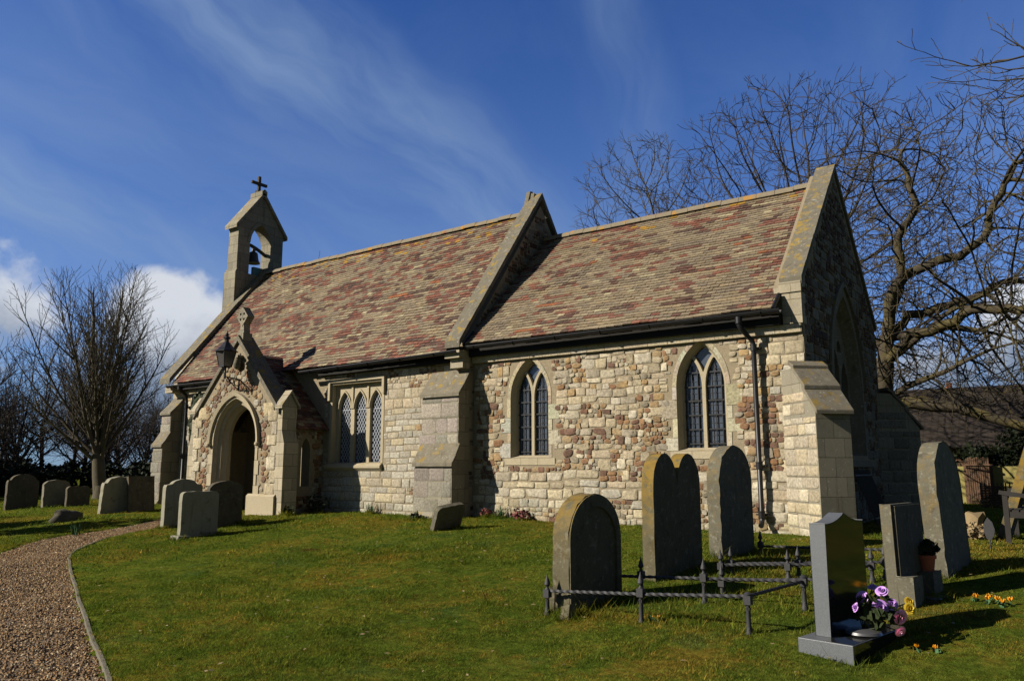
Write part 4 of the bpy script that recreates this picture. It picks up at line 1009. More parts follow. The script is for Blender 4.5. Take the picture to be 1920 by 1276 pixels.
mb.box((PXC - .12, yc - .13, 4.66), (PXC + .12, yc + .13, 4.86)); mb.prism([(PXC - .085, yc - .09, 4.86), (PXC + .085, yc - .09, 4.86), (PXC + .055, yc - .09, 5.12), (PXC - .055, yc - .09, 5.12)], (0, .18, 0))
dia = [(PXC, 5.02), (PXC + .22, 5.27), (PXC, 5.52), (PXC - .22, 5.27)]; holes = []
for qx, qz in ((-.068, .068), (.068, .068), (.068, -.068), (-.068, -.068)): holes.append([(PXC + qx + .036 * cos(t), 5.27 + qz + .036 * sin(t)) for t in [-2 * pi * i / 8 for i in range(8)]])
mb.plate(dia, holes, (0, yc - .10, 0), X, Z, NY, .20); build('gable_cross', mb, M['ashlar_grey'], porch)
mb = MB(); mb.lathe(fP(PXC + .07, 4.10, .08), [(.03, -.16), (.09, -.1), (.11, 0), (.10, .1), (.05, .17)], 9); mb.box((PXC - .05, PYF - .16, 4.22), (PXC + .19, PYF, 4.28)); build('carved_head', mb, M['ashlar_grey'], porch, smooth=50)
mb = MB(); mb.plate(arch(.62, .9, PXC + .1, 1.95, 10, .4), [], (0, YN - .02, 0), X, Z, NY, .05)
for i in range(5): mb.box((PXC - .5 + i * .25, YN - .035, .4), (PXC - .49 + i * .25, YN - .02, 2.3))
build('door', mb, M['wood_dark'], porch)
mb = MB(); mb.box((-14.4, YN - 1.0, .25), (-11.72, YN, .50)); build('porch_floor', mb, M['ashlar'], porch)

# ---- lantern over the porch door
lan = thing('wall_lantern', 'black iron lantern on a scrolled bracket above the porch doorway', 'lantern', (-12.83, -2.0, 3.66))
mb = MB(); lx, ly = -12.83, -2.0
mb.tube([(lx - .12, PYF - .02, 3.70), (lx - .06, -1.75, 3.71), (lx, ly, 3.72)], .016, 6)
for k, (r_, oy) in enumerate(((.075, -1.62), (.055, -1.76), (.04, -1.86))):
    mb.tube([(lx - .07 + .0, oy + r_ * cos(t), 3.61 + .02 * k + r_ * sin(t)) for t in [i * .5 for i in range(13)]], .012, 5)
mb.tube([(lx - .12, PYF - .02, 3.70), (lx - .12, PYF - .03, 3.42)], .02, 6); mb.tube([(lx - .12, PYF - .03, 3.44), (lx - .08, -1.72, 3.56), (lx - .02, ly + .08, 3.70)], .014, 5)
mb.tube([(lx, ly, 3.66), (lx, ly, 3.80)], .028, 8); mb.tube([(lx, ly, 3.78), (lx + .02, ly, 3.86), (lx, ly, 3.95)], .018, 6)
for sg in (-1, 1): mb.tube([(lx + sg * .03, ly, 3.80), (lx + sg * .12, ly, 3.86), (lx + sg * .12, ly, 3.94)], .01, 5)
build('bracket', mb, M['black_iron'], lan, smooth=40)
mb = MB(); b0, b1, zb_, zt_ = .10, .165, 3.95, 4.33
cs_ = [(-1, -1), (1, -1), (1, 1), (-1, 1)]
for i in range(4):
    p, q = cs_[i], cs_[(i + 1) % 4]
    mb.tube([(lx + p[0] * b0, ly + p[1] * b0, zb_), (lx + p[0] * b1, ly + p[1] * b1, zt_)], .013, 4)
    for z_, b_ in ((zb_, b0), (zt_, b1)): mb.tube([(lx + p[0] * b_, ly + p[1] * b_, z_), (lx + q[0] * b_, ly + q[1] * b_, z_)], .016, 4)
mb.lathe((lx, ly, zt_), [(.25, -.02), (.25, .0), (.17, .08), (.09, .18), (.05, .23), (.05, .28), (.085, .30), (.085, .33), (.03, .36), (.045, .40), (.02, .44), (.008, .50)], 4 if False else 8)
build('frame', mb, M['black_iron'], lan)
mb = MB()
for i in range(4):
    p, q = cs_[i], cs_[(i + 1) % 4]
    P = [(lx + p[0] * b0, ly + p[1] * b0, zb_), (lx + q[0] * b0, ly + q[1] * b0, zb_), (lx + q[0] * b1, ly + q[1] * b1, zt_), (lx + p[0] * b1, ly + p[1] * b1, zt_)]
    c_ = Vector((lx, ly, 0)); mb.prism(P, ((c_.x - (P[0][0] + P[1][0]) / 2) * .06, (c_.y - (P[0][1] + P[1][1]) / 2) * .06, 0))
build('glass_panes', mb, M['lampglass'], lan)

# ================================================================== HEADSTONES
def outline(shape, W, H):
    h = W / 2; P = [(h, 0)]
    if shape == 'round':
        r = min(h * 1.05, H * .5); P += [(h * cos(t), H - r + r * sin(t)) for t in [pi * i / 18 for i in range(19)]]
    elif shape == 'double':
        q = W / 4; r = q * 1.55
        P += [(q + q * cos(t), H - r + r * sin(t)) for t in [pi * i / 12 * .97 for i in range(13)]] + [(-q + q * cos(t), H - r + r * sin(t)) for t in [pi * (.03 + .97 * i / 12) for i in range(13)]]
    elif shape == 'segment':
        r = W * .20; P += [(h, H - r)] + [(h * .98 * cos(t), H - r + r * sin(t)) for t in [pi * i / 12 for i in range(1, 12)]] + [(-h, H - r)]
    elif shape == 'scallop':
        P += [(h, H * .86), (h * .93, H * .90), (h * .80, H * .90), (h * .66, H * .915)] + [(h * .62 * cos(t), H * .92 + H * .08 * sin(t)) for t in [pi * i / 10 for i in range(1, 10)]] + [(-h * .66, H * .915), (-h * .80, H * .90), (-h * .93, H * .90), (-h, H * .86)]
    elif shape == 'shoulder':
        P += [(h, H * .80), (h * .95, H * .84), (h * .80, H * .86)] + [(h * .78 * cos(t), H * .86 + H * .14 * sin(t)) for t in [pi * i / 12 for i in range(1, 12)]] + [(-h * .80, H * .86), (-h * .95, H * .84), (-h, H * .80)]
    elif shape == 'corner':
        r = .09; P += [(h, H - r)] + [(h - r + r * cos(t), H - r + r * sin(t)) for t in [pi / 2 * i / 5 for i in range(1, 6)]] + [(-h + r + r * cos(t), H - r + r * sin(t)) for t in [pi / 2 + pi / 2 * i / 5 for i in range(0, 5)]] + [(-h, H - r)]
    elif shape == 'peak':
        n = 8; f = lambda q: H - .075 * (1 - q) ** 1.0 - .022 * sin(pi * q)
        P += [(h * (1 - i / n), f(i / n)) for i in range(n + 1)] + [(-h * i / n, f(1 - i / n)) for i in range(1, n + 1)]
    else: P += [(h, H), (-h, H)]
    return P + [(-h, 0)]
def head_frame(p0, rot, W, th, lean, side, z0):
    r = R(rot); w = Vector((sin(r), cos(r), 0)); n = Vector((cos(r), -sin(r), 0)); c = Vector((p0[0], p0[1], 0)) + w * (W / 2) - n * (th / 2)
    l, sd = R(lean), R(side); up_ = (Vector((0, 0, 1)) * cos(l) - n * sin(l)); nn = n * cos(l) + Vector((0, 0, 1)) * sin(l)
    w2 = (w * cos(sd) + up_ * sin(sd)).normalized(); u2 = (up_ * cos(sd) - w * sin(sd)).normalized()
    return (lambda s_, z, t: c + Vector((0, 0, z0)) + w2 * s_ + u2 * z + nn * t), c, w2, u2, nn
def headstone(p0, W, H, th, shape, m, label, rot=8, lean=0, side=0, panel=False, base=None, group='old headstones in the churchyard', sink=.12):
    z0 = Gs(*p0) - sink; f, c, w, u, n = head_frame(p0, rot, W, th, lean, side, z0); H += sink
    t = thing('headstone', label, 'headstone', (c.x, c.y, z0 + sink), group)
    ol = []; o_ = outline(shape, W, H)
    for (ax, ay), (bx, by) in zip(o_, o_[1:] + o_[:1]):
        m_ = max(1, int(math.hypot(bx - ax, by - ay) / .09)) if ay + by > .01 else 1
        for i in range(m_): ol.append((ax + (bx - ax) * i / m_ + (random.uniform(-.005, .005) if ay > 0 else 0), ay + (by - ay) * i / m_ + (random.uniform(-.005, .004) if ay > 0 else 0)))
    mb = MB()
    mb.plate(ol, [], tuple(f(0, 0, th / 2)), w, u, n, th); o = build('slab', mb, M[m], t); bev(o, .014)
    if panel:
        mb = MB(); k = .80; inn = [(s_ * k, sink + .12 + (z - sink) * (H - sink - .12 - .13) / (H - sink)) for s_, z in outline(shape, W, H) if z >= sink or z == 0]
        inn = [(s_, max(z, sink + .12)) for s_, z in inn]
        mb.plate(outline(shape, W - .012, H - .006), [inn[::-1]], tuple(f(0, 0, th / 2 + .022)), w, u, n, .022); o = build('raised_border', mb, M[m], t)
    if base:
        bw, bh, bt = base; mb = MB(); rr = R(rot); w0 = Vector((sin(rr), cos(rr), 0)); n0 = Vector((cos(rr), -sin(rr), 0)); b = c - w0 * bw / 2 - n0 * bt / 2; zz = z0 + sink
        mb.prism([b + Vector((0, 0, zz - .1)), b + w0 * bw + Vector((0, 0, zz - .1)), b + w0 * bw + n0 * bt + Vector((0, 0, zz - .1)), b + n0 * bt + Vector((0, 0, zz - .1))], (0, 0, .1 + bh)); o = build('plinth', mb, M[m], t); bev(o, .012)
    return t
headstone((-.72, -6.12), .86, 1.16, .20, 'round', 'head_ochre', 'round-topped headstone edged with ochre lichen at the head of the nearest railed plot', panel=True)
headstone((-.54, -4.55), 1.03, 1.46, .16, 'double', 'head_ochre', 'twin-arched double headstone standing before the chancel wall')
headstone((-.33, -3.06), .86, 1.45, .17, 'round', 'head_grey', 'tall narrow round-topped headstone in front of the chancel window beside the downpipe')
headstone((2.24, -3.28), .92, 1.47, .17, 'round', 'head_grey', 'tall lichen-spotted headstone with an orange top at the far right of the near group', lean=2.5)
headstone((-5.86, -2.40), .66, .52, .09, 'corner', 'head_grey', 'small half-sunk headstone tilted sideways by the nave buttress', rot=4, lean=-24, side=6)
headstone((-11.66, -3.98), .80, 1.0, .13, 'scallop', 'head_light', 'scalloped pale-edged headstone standing at the path edge', rot=3)
headstone((-10.04, -4.60), .74, .85, .11, 'corner', 'head_light', 'low square headstone on a plinth, nearest to the porch', rot=3, base=(.90, .06, .30))
headstone((-10.86, -3.52), .76, .93, .11, 'segment', 'head_dark', 'dark curved-top headstone right in front of the porch doorway', rot=3, lean=-2)
headstone((-21.0, -3.2), .82, .98, .13, 'shoulder', 'head_dark', 'large shouldered headstone at the left edge of the far row', rot=2)
headstone((-20.15, -2.60), .68, .78, .12, 'segment', 'head_pale', 'far headstone with a low curved top and a lit tan edge', rot=2)
headstone((-19.65, -2.2), .62, .57, .11, 'corner', 'head_dark', 'smallest square far headstone, next to the bare tree trunk', rot=2)
headstone((-16.32, -2.93), .80, .93, .14, 'shoulder', 'head_light', 'leaning shouldered headstone right of the bare tree trunk', rot=3, lean=-7)
headstone((-15.85, -2.45), .66, .9, .10, 'flat', 'head_dark', 'flat-topped headstone leaning back beside the west buttress', rot=3, lean=8)
headstone((2.46, .74), .45, 1.52, .13, 'flat', 'head_ochre', 'slab of stone leaning steeply behind the bench at the right edge', rot=4, lean=-19, side=0)
t = thing('low_stone', 'low rough lump of stone lying in the grass left of the path', 'stone', (-15.8, -3.95, Gs(0, -3.95)))
mb = MB(); mb.lathe((-15.8, -3.95, Gs(0, -3.95) - .05), [(.36, 0), (.38, .1), (.33, .2), (.22, .28), (.08, .32)], 9); mb.v = [(-15.8 + (v[0] + 15.8) * .5, -3.95 + (v[1] + 3.95) * 1.0 + .06 * sin(v[2] * 30), v[2] + .03 * sin(v[1] * 15)) for v in mb.v]; build('stone_lump', mb, M['head_dark'], t, smooth=60)

# polished granite memorial
gr0 = 10; r_ = R(gr0); gw = Vector((sin(r_), cos(r_), 0)); gn = Vector((cos(r_), -sin(r_), 0)); gp = Vector((1.775, -6.20, 0)); zg = Gs(1.8, -6.2)
t = thing('granite_memorial', 'modern polished grey granite headstone with a wavy peaked top and a plinth', 'headstone', (gp.x, gp.y, zg))
mb = MB(); W, H, th = .74, .955, .125; ol = outline('peak', W, H); cc_ = gp + gw * W / 2 - gn * th / 2 + Vector((0, 0, zg + .105))
mb.plate(ol, [], tuple(cc_ + gn * th / 2), gw, Z, gn, th); o = build('slab', mb, M['granite'], t); bev(o, .004)
mb = MB(); k = [(s_ * .985, z * .99 + .004) for s_, z in ol]; mb.plate(k, [], tuple(cc_ + gn * (th / 2 + .003)), gw, Z, gn, .003); build('polished_face', mb, M['polish'], t)
mb = MB(); b = gp - gw * .16 - gn * .20 + Vector((0, 0, zg - .1)); bw, bd = 1.06, .44
mb.prism([b, b + gw * bw, b + gw * bw + gn * bd, b + gn * bd], (0, 0, .205)); o = build('plinth', mb, M['granite'], t); bev(o, .006)
mb = MB(); b2 = gp - gw * .15 + gn * .006 + Vector((0, 0, zg + .1055)); mb.prism([b2, b2 + gw * (bw - .02), b2 + gw * (bw - .02) + gn * (bd - .215), b2 + gn * (bd - .215)], (0, 0, .002)); build('polished_top', mb, M['polish'], t)
mb = MB(); b3 = b + gn * (bd + .0005) + gw * .006; mb.prism([b3, b3 + gw * (bw - .012), b3 + gw * (bw - .012) + Vector((0, 0, .2)), b3 + Vector((0, 0, .2))], gn * .002); build('polished_side', mb, M['polish'], t)

# small memorial with end blocks
p0 = (1.98, -4.52); z0 = Gs(*p0); f, c, w, u, n = head_frame(p0, 9, .78, .10, 1.0, 0, z0 - .1)
t = thing('kerbed_memorial', 'grey memorial slab between square end blocks, flowerpot on its far block', 'headstone', (c.x, c.y, z0))
mb = MB(); mb.plate([(.39, 0), (.39, 1.03), (-.39, 1.03), (-.39, 0)], [], tuple(f(0, 0, .05)), w, u, n, .10); o = build('slab', mb, M['head_grey'], t); bev(o, .006)
mb = MB(); mb.plate([(.36, .36), (.36, 1.02), (-.36, 1.02), (-.36, .36)], [], tuple(f(0, 0, .075)), w, u, n, .024); build('name_panel', mb, M['head_dark'], t)
for sgn in (-1, 1):
    mb = MB(); s0, s1 = (-.40, -.16) if sgn < 0 else (.16, .40)
    mb.plate([(s0, 0), (s1, 0), (s1, .36), (s0, .36)], [], tuple(f(0, 0, .20)), w, u, n, .148); o = build('end_block', mb, M['head_grey'], t); bev(o, .008)
mb = MB(); mb.plate([(-.15, 0), (.15, 0), (.15, .13), (-.15, .13)], [], tuple(f(0, 0, .30)), w, u, n, .248); o = build('plinth', mb, M['head_dark'], t)
for s_ in (-.05, .12):
    q = f(s_, .13, .24); mb = MB(); mb.lathe(q, [(.07, 0), (.085, .012), (.07, .02)], 14); build('saucer', mb, M['steel'], t, smooth=40)
q = f(.28, .36, .11)
pot = thing('flowerpot', 'terracotta flowerpot of dark green leaves on the memorial end block', 'flowerpot', tuple(q))
mb = MB(); mb.lathe(q, [(.062, 0), (.08, .12), (.092, .122), (.094, .155), (.08, .155)], 18); build('pot', mb, M['terracotta'], pot, smooth=40)
def leaves(mb, c, rad, n, size, flat=0.0, seed=1, shell=.5):
    st = np.random.default_rng(seed)
    for i in range(n):
        d = st.normal(size=3); d /= np.linalg.norm(d); r = (shell + (1 - shell) * st.random()) ; p = Vector(c) + Vector((d[0] * rad[0], d[1] * rad[1], d[2] * rad[2])) * r
        a = Vector(st.normal(size=3)).normalized(); a = (a + Vector(d) * .6).normalized(); b_ = a.orthogonal().normalized(); b_.rotate(Matrix.Rotation(st.random() * 6.28, 3, a)); cb = a.cross(b_)
        L = size * st.uniform(.6, 1.3); wd = L * .42
        mb.add([p - b_ * L * .5, p + cb * wd - b_ * L * .05 + a * L * .06, p + b_ * L * .5, p - cb * wd - b_ * L * .05 + a * L * .06], [(0, 1, 2, 3)])
mb = MB(); leaves(mb, q + Vector((0, 0, .23)), (.13, .13, .08), 120, .075, seed=4, shell=.2); build('foliage', mb, M['leaf_ivy'], pot)

# ================================================================== IRON RAILS
def post_mb(x, y, z, h, finial=True):
    mb = MB(); k = 10
    mb.lathe((x, y, z - .06), [(.036, 0), (.036, .075), (.026, .10), (.022, .13), (.019, h - .03), (.023, h - .02)], k)
    for i in range(6): mb.tube([(x + .020 * cos(i + .0), y + .020 * sin(i), z + .06), (x + .019 * cos(i + 2.5), y + .019 * sin(i + 2.5), z + h - .10)], .006, 4)
    mb.box((x - .032, y - .032, z + h - .075), (x + .032, y + .032, z + h + .0))
    if finial: mb.lathe((x, y, z + h), [(.03, 0), (.014, .018), (.014, .03), (.032, .05), (.026, .075), (.010, .12), (.002, .15)], 8)
    else: mb.lathe((x, y, z + h), [(.034, 0), (.036, .012), (.02, .024), (.004, .03)], 8)
    return mb
def rail_mb(a, b, r=.014):
    a, b = Vector(a), Vector(b); n = max(8, int((b - a).length / .016)); mb = MB()
    mb.tube([a.lerp(b, i / n) for i in range(n + 1)], r * 1.25, 4, twist=.34); return mb
def railing(label, posts, rails, base):
    t = thing('grave_railing', label, 'railing', base, 'low iron rails round the graves')
    for (x, y, h, fin) in posts: build('post', post_mb(x, y, Gs(x, y), h, fin), M['rail_iron'], t, smooth=50)
    for a, b in rails: build('rail', rail_mb(a, b), M['rail_iron'], t, smooth=50)
    return t
railing('nearest railed plot: twisted iron rails on short posts around the ochre round-topped headstone',
        [(-.92, -6.2, .24, True), (.09, -6.16, .33, True), (1.07, -6.08, .34, False), (1.24, -5.02, .29, False), (.30, -5.18, .29, True), (-.36, -5.26, .28, True)],
        [((-.92, -6.2, .385), (.09, -6.16, .44)), ((.09, -6.16, .44), (1.07, -6.08, .50)), ((1.07, -6.08, .50), (1.24, -5.02, .52)), ((1.24, -5.02, .52), (.30, -5.18, .49)), ((.30, -5.18, .49), (-.36, -5.26, .465)), ((-.36, -5.26, .465), (-.72, -5.28, .45))], (.1, -5.6, .2))
railing('middle railed plot of iron rails in front of the twin-arched headstone',
        [(.33, -4.78, .16, True), (1.34, -4.55, .20, True), (.02, -4.0, .16, True), (.74, -3.86, .18, True), (1.56, -3.62, .20, True)],
        [((-.35, -4.78, .41), (.33, -4.78, .43)), ((.33, -4.78, .43), (1.34, -4.6, .50)), ((1.34, -4.55, .50), (1.56, -3.62, .56)), ((1.56, -3.62, .56), (.74, -3.86, .53)), ((.74, -3.86, .53), (.02, -4.0, .49))], (.6, -4.2, .35))
railing('farthest railed plot of iron rails behind the granite memorial',
        [(.10, -3.90, .18, True), (.82, -3.74, .20, True), (1.66, -3.46, .22, True), (1.75, -2.4, .2, True), (-.02, -2.5, .16, True)],
        [((.10, -3.90, .50), (.82, -3.74, .54)), ((.82, -3.74, .54), (1.66, -3.46, .58)), ((1.66, -3.46, .58), (1.75, -2.4, .62)), ((1.75, -2.4, .62), (-.02, -2.5, .58))], (.8, -3.2, .4))
t = thing('broken_stone', 'broken orange-stained stub of stone at the foot of the ochre headstone', 'stone', (-.62, -6.28, Gs(0, -6.28)))
mb = MB(); mb.prism([(-.70, -6.34, .1), (-.60, -6.34, .1), (-.60, -6.30, .30), (-.70, -6.28, .27)], (.02, .08, 0)); build('stub', mb, M['head_ochre'], t); mb = MB(); mb.prism([(-.98, -6.10, .1), (-.90, -6.12, .1), (-.90, -6.1, .36), (-.98, -6.08, .40)], (.01, .05, 0)); build('stub', mb, M['head_ochre'], t)

# ================================================================== FLOWERS
def rose(mb, c, r, axis, seed):
    st = np.random.default_rng(seed); ax = Vector(axis).normalized(); x = ax.orthogonal().normalized(); y = ax.cross(x); c = Vector(c)
    for ring, (n, rr, h, op) in enumerate(((3, .35, .75, .1), (4, .62, .62, .35), (5, .95, .42, .75), (5, 1.2, .2, 1.1))):
        for i in range(n):
            a = 2 * pi * i / n + ring * .6 + st.uniform(-.2, .2); wv = .75 * 2 * pi / n; rows = []
            for v in range(4):
                tv = v / 3; rad = r * rr * (.35 + .65 * tv ** .8) * (1 + op * .18 * tv * tv); hh = r * (h * tv * 1.25 - .2 * op * tv * tv)
                ww = wv * (.5 + .6 * sin(pi * min(1, tv * .8 + .1)))
                rows.append([c + (x * cos(a + q * ww) + y * sin(a + q * ww)) * rad + ax * (hh - .06 * r * abs(q) * tv) for q in (-1, -.33, .33, 1)])
            mb.add([p for row in rows for p in row], [(v * 4 + q, v * 4 + q + 1, v * 4 + q + 5, v * 4 + q + 4) for v in range(3) for q in range(3)])
bc0 = gp + gw * .30 + gn * .13 + Vector((0, 0, zg + .108))
bq = thing('flower_bouquet', 'bouquet of purple, pink and yellow silk flowers on the granite plinth', 'flowers', tuple(bc0))
mb = MB(); mb.lathe(bc0, [(.12, 0), (.145, .012), (.135, .03), (.09, .045), (.05, .05)], 24); build('dish', mb, M['steel'], bq, smooth=40)
def off(a, b_, z): return bc0 + gw * a + gn * b_ + Vector((0, 0, z))
FL = [('purple', off(.09, .16, .40), .055, (0, -1, 1)), ('purple', off(-.02, .18, .265), .072, (.6, -1, .35)), ('purple', off(.10, .24, .29), .055, (.6, -1, .6)), ('purple', off(-.02, .02, .34), .058, (-.3, -1, .4)), ('purple', off(-.13, .0, .26), .045, (-.8, -.6, .4)),
      ('yellow', off(.20, .36, .25), .055, (.8, -.8, .3)), ('yellow', off(.26, .34, .30), .05, (.8, -.6, .5)), ('yellow', off(.15, .30, .21), .05, (.8, -.8, .1)),
      ('pink', off(.10, .31, .185), .068, (.9, -.8, -.25)), ('pink', off(.02, .33, .07), .05, (.8, -.8, -.6)), ('purple', off(.14, .06, .42), .045, (0, -.4, 1))]
st_ = MB()
for i, (k, p, r, ax) in enumerate(FL):
    mb = MB(); p = bc0.lerp(p, .86); rose(mb, p, r * .64, ax, i); build(k + '_flower', mb, M[k], bq, smooth=180)
    st_.tube([bc0 + Vector((0, 0, .03)), bc0.lerp(p, .6) + Vector((0, 0, .05)), p], .005, 5)
leaves(st_, bc0 + gn * .12 + Vector((0, 0, .19)), (.17, .17, .14), 130, .085, seed=12, shell=.3); build('stems_and_leaves', st_, M['leaf_ivy'], bq)
def crocus(x, y, h, label, grp, seed):
    h *= .78; z = float(gz(x, y)); t = thing('crocus', label, 'flower', (x, y, z), grp); st = random.Random(seed); mb = MB()
    for i in range(6):
        a = i * pi / 3 + st.random(); r = h * .30
        b_, m_, tp = Vector((x, y, z + h * .42)), Vector((x + r * cos(a), y + r * sin(a), z + h * .72)), Vector((x + r * .85 * cos(a), y + r * .85 * sin(a), z + h)); s_ = Vector((-sin(a), cos(a), 0)) * r * .6
        mb.add([b_, m_ + s_, tp, m_ - s_], [(0, 1, 2, 3)])
    build('petals', mb, M['crocus'], t); mb = MB(); mb.tube([(x, y, z - .02), (x, y, z + h * .45)], .005, 5); leaves(mb, (x, y, z + h * .2), (.03, .03, .03), 5, .05, seed=seed); build('stem', mb, M['leaf_green'], t)
for i, (dx, dy) in enumerate(((-.13, .02), (-.02, .06), (-.03, -.04), (.05, -.02), (.10, -.12), (.15, -.02))): crocus(2.70 + dx, -4.12 + dy, .10, 'orange crocus in the tight cluster right of the kerbed memorial', 'orange crocuses clustered in the grass', i)
for i, (x, y) in enumerate(((2.33, -5.86), (2.46, -5.85))): crocus(x, y, .08, 'orange crocus by itself in the grass past the granite plinth', 'pair of orange crocuses past the granite plinth', 20 + i)
for i, (x, y) in enumerate(((.16, -6.10), (.22, -6.07))): crocus(x, y, .07, 'orange crocus at the foot of the middle post of the near railing', 'pair of orange crocuses under the railing', 30 + i)
def wall_plant(x, y, kind, label, s_=1.0, seed=1, m='leaf_green'):
    z = float(gz(x, y)); t = thing('wall_plant', label, 'plant', (x, y, z)); mb = MB(); st = random.Random(seed)
    if kind == 'blades':
        for i in range(26):
            a = st.uniform(0, 6.28); r = st.uniform(.02, .12) * s_; h = st.uniform(.14, .26) * s_; p = Vector((x + st.uniform(-.08, .08) * s_, y + st.uniform(-.05, .05), z - .02)); q = p + Vector((r * cos(a), r * sin(a), h)); sd = Vector((-sin(a), cos(a), 0)) * .008
            mb.add([p - sd, p + sd, p.lerp(q, .6) + sd + Vector((0, 0, .02)), q, p.lerp(q, .6) - sd + Vector((0, 0, .02))], [(0, 1, 2, 3, 4)])
    else: leaves(mb, (x, y, z + .10 * s_), (.22 * s_, .13 * s_, .14 * s_), int(90 * s_), .07, seed=seed, shell=.2)
    build('leaves', mb, M[m], t)
wall_plant(-6.05, -.16, 'blades', 'tuft of bulb leaves at the foot of the chancel wall', 1.1, 2)
wall_plant(-9.55, -.33, 'blades', 'tuft of green bulb leaves at the foot of the nave wall', 1.2, 3)
wall_plant(-7.6, -.95, 'bush', 'dark leafy plant at the foot of the nave buttress', .8, 4, 'leaf_ivy')
wall_plant(-6.35, -.18, 'bush', 'red-stemmed plant left of the bulb leaves by the chancel wall', .8, 5, 'leaf_red')
wall_plant(-5.55, -.18, 'bush', 'red-stemmed plant right of the bulb leaves by the chancel wall', 1.0, 6, 'leaf_red')
wall_plant(-10.98, -1.45, 'bush', 'dark bush in the corner of the porch buttress', 1.0, 7, 'leaf_ivy')
wall_plant(-10.9, -.7, 'bush', 'dark shrub in the shade between porch and nave window', 2.0, 9, 'leaf_dark')
wall_plant(-13.2, -4.95, 'blades', 'blue-green clump of bulb leaves at the path edge', 1.0, 8, 'leaf_green')
mb = MB(); st = np.random.default_rng(3)
for i in range(1100):
    z = 1.2 + 2.45 * st.random() ** .7; wv = .15 + .28 * (z - 1.2) / 2.4; x = -16.55 + st.uniform(-1, 1) * wv + .12 * sin(z * 4)
    p = Vector((x, YN - .03 - .09 * st.random(), z)); L = .045 + .05 * st.random(); a = st.random() * 6.28; nrm = Vector((st.uniform(-.5, .5), -1, st.uniform(-.2, .6))).normalized(); b_ = nrm.orthogonal().normalized(); b_.rotate(Matrix.Rotation(a, 3, nrm)); cb = nrm.cross(b_)
    mb.add([p - b_ * L, p + cb * L * .7, p + b_ * L, p - cb * L * .7], [(0, 1, 2, 3)])
tag(build('ivy', mb, M['leaf_ivy'], None, at=(-16.5, YN, .5)), 'dark ivy climbing the nave wall beside the west downpipe', 'ivy')

# ================================================================== TREES
def grow(mbs, p, d, L, r, lev, P, rnd):
    n = P['seg'][lev]; pts = [p]; dirs = [d]; q = p; env = P.get('env')
    for i in range(n):
        wv = P['wob'][lev]; d = (d + Vector((rnd.gauss(0, wv), rnd.gauss(0, wv), rnd.gauss(0, wv))) + Vector((0, 0, P['trop'][lev]))).normalized(); q2 = q + d * (L / n)
        if env and lev and i and not env(q2.x, q2.y, q2.z, rnd): break
        q = q2; pts.append(q); dirs.append(d)
    n = len(pts) - 1
    rad = [max(P['rmin'], r * (1 - (1 - P['tip'][lev]) * i / n)) for i in range(n + 1)]
    mbs[0 if lev == 0 else 1].tube(pts, rad, P['k'][lev], cap=lev == 0)
    if lev + 1 >= len(P['n']): return
    m = P['n'][lev]; m = m if lev == 0 else max(1, int(m * rnd.uniform(.75, 1.25) * (.35 + .65 * n / P['seg'][lev]))); az = rnd.uniform(0, 6.28)
    for c in range(m):
        t = P['t0'][lev] + (1 - P['t0'][lev]) * ((c + rnd.uniform(.1, .9)) / m); t = min(t, .999); i = int(t * n); fr = t * n - i
        bp = pts[i].lerp(pts[i + 1], fr); bd = dirs[i + 1]; az += 2.4 + rnd.uniform(-.4, .4)
        an = R(rnd.uniform(*P['ang'][lev])); x = bd.orthogonal().normalized(); y = bd.cross(x); nd = (bd * cos(an) + (x * cos(az) + y * sin(az)) * sin(an)).normalized()
        if P.get('lean'): nd = (nd + Vector(P['lean']) * (.5 if lev == 0 else .10)).normalized()
        ln = P['L'][lev + 1] * rnd.uniform(.65, 1.2) * (1 - P['fall'][lev] * t)
        grow(mbs, bp, nd, ln, min(P['R'][lev + 1] * rnd.uniform(.75, 1.2), (rad[i] * (1 - fr) + rad[i + 1] * fr) * .85), lev + 1, P, rnd)
    if lev < 2 and P.get('lead'):
        for _ in range(P['lead'] if lev == 0 else 1):
            nd = (d + Vector((rnd.gauss(0, .2), rnd.gauss(0, .2), .1))).normalized(); grow(mbs, q, nd, P['L'][lev + 1] * .95, rad[-1] * .85, lev + 1, P, rnd)
def egg(cx, cy, zb, zm, zt, hw, low=.35):
    """a crown's outline: widest (hw) at zm, closing at zt, narrowing to hw*low at zb; a soft, uneven limit"""
    def f(x, y, z, rnd):
        if z > zm: w = hw * sqrt(max(0, 1 - ((z - zm) / (zt - zm)) ** 2))
        else: w = hw * (low + (1 - low) * max(0, (z - zb) / (zm - zb)) ** .7)
        a = math.atan2(y - cy, x - cx); w *= 1 + .10 * sin(3 * a + z) + .07 * sin(7 * a + 2.3 * z)
        return z < zt and math.hypot(x - cx, y - cy) < w * rnd.uniform(.86, 1.08)
    return f
ASH = dict(n=(18, 15, 9, 4), seg=(4, 10, 7, 5, 3), wob=(.05, .035, .05, .07, .09), trop=(.0, .06, .06, .05, .03), tip=(.72, .16, .25, .4, .7), t0=(.62, .10, .10, .12), ang=((8, 52), (24, 46), (24, 46), (22, 48)),
           L=(1, 6.6, 2.5, 1.05, .42), fall=(.1, .50, .45, .3), R=(.3, .064, .024, .010, .006), k=(12, 7, 4, 3, 3), rmin=.0052, lead=2)
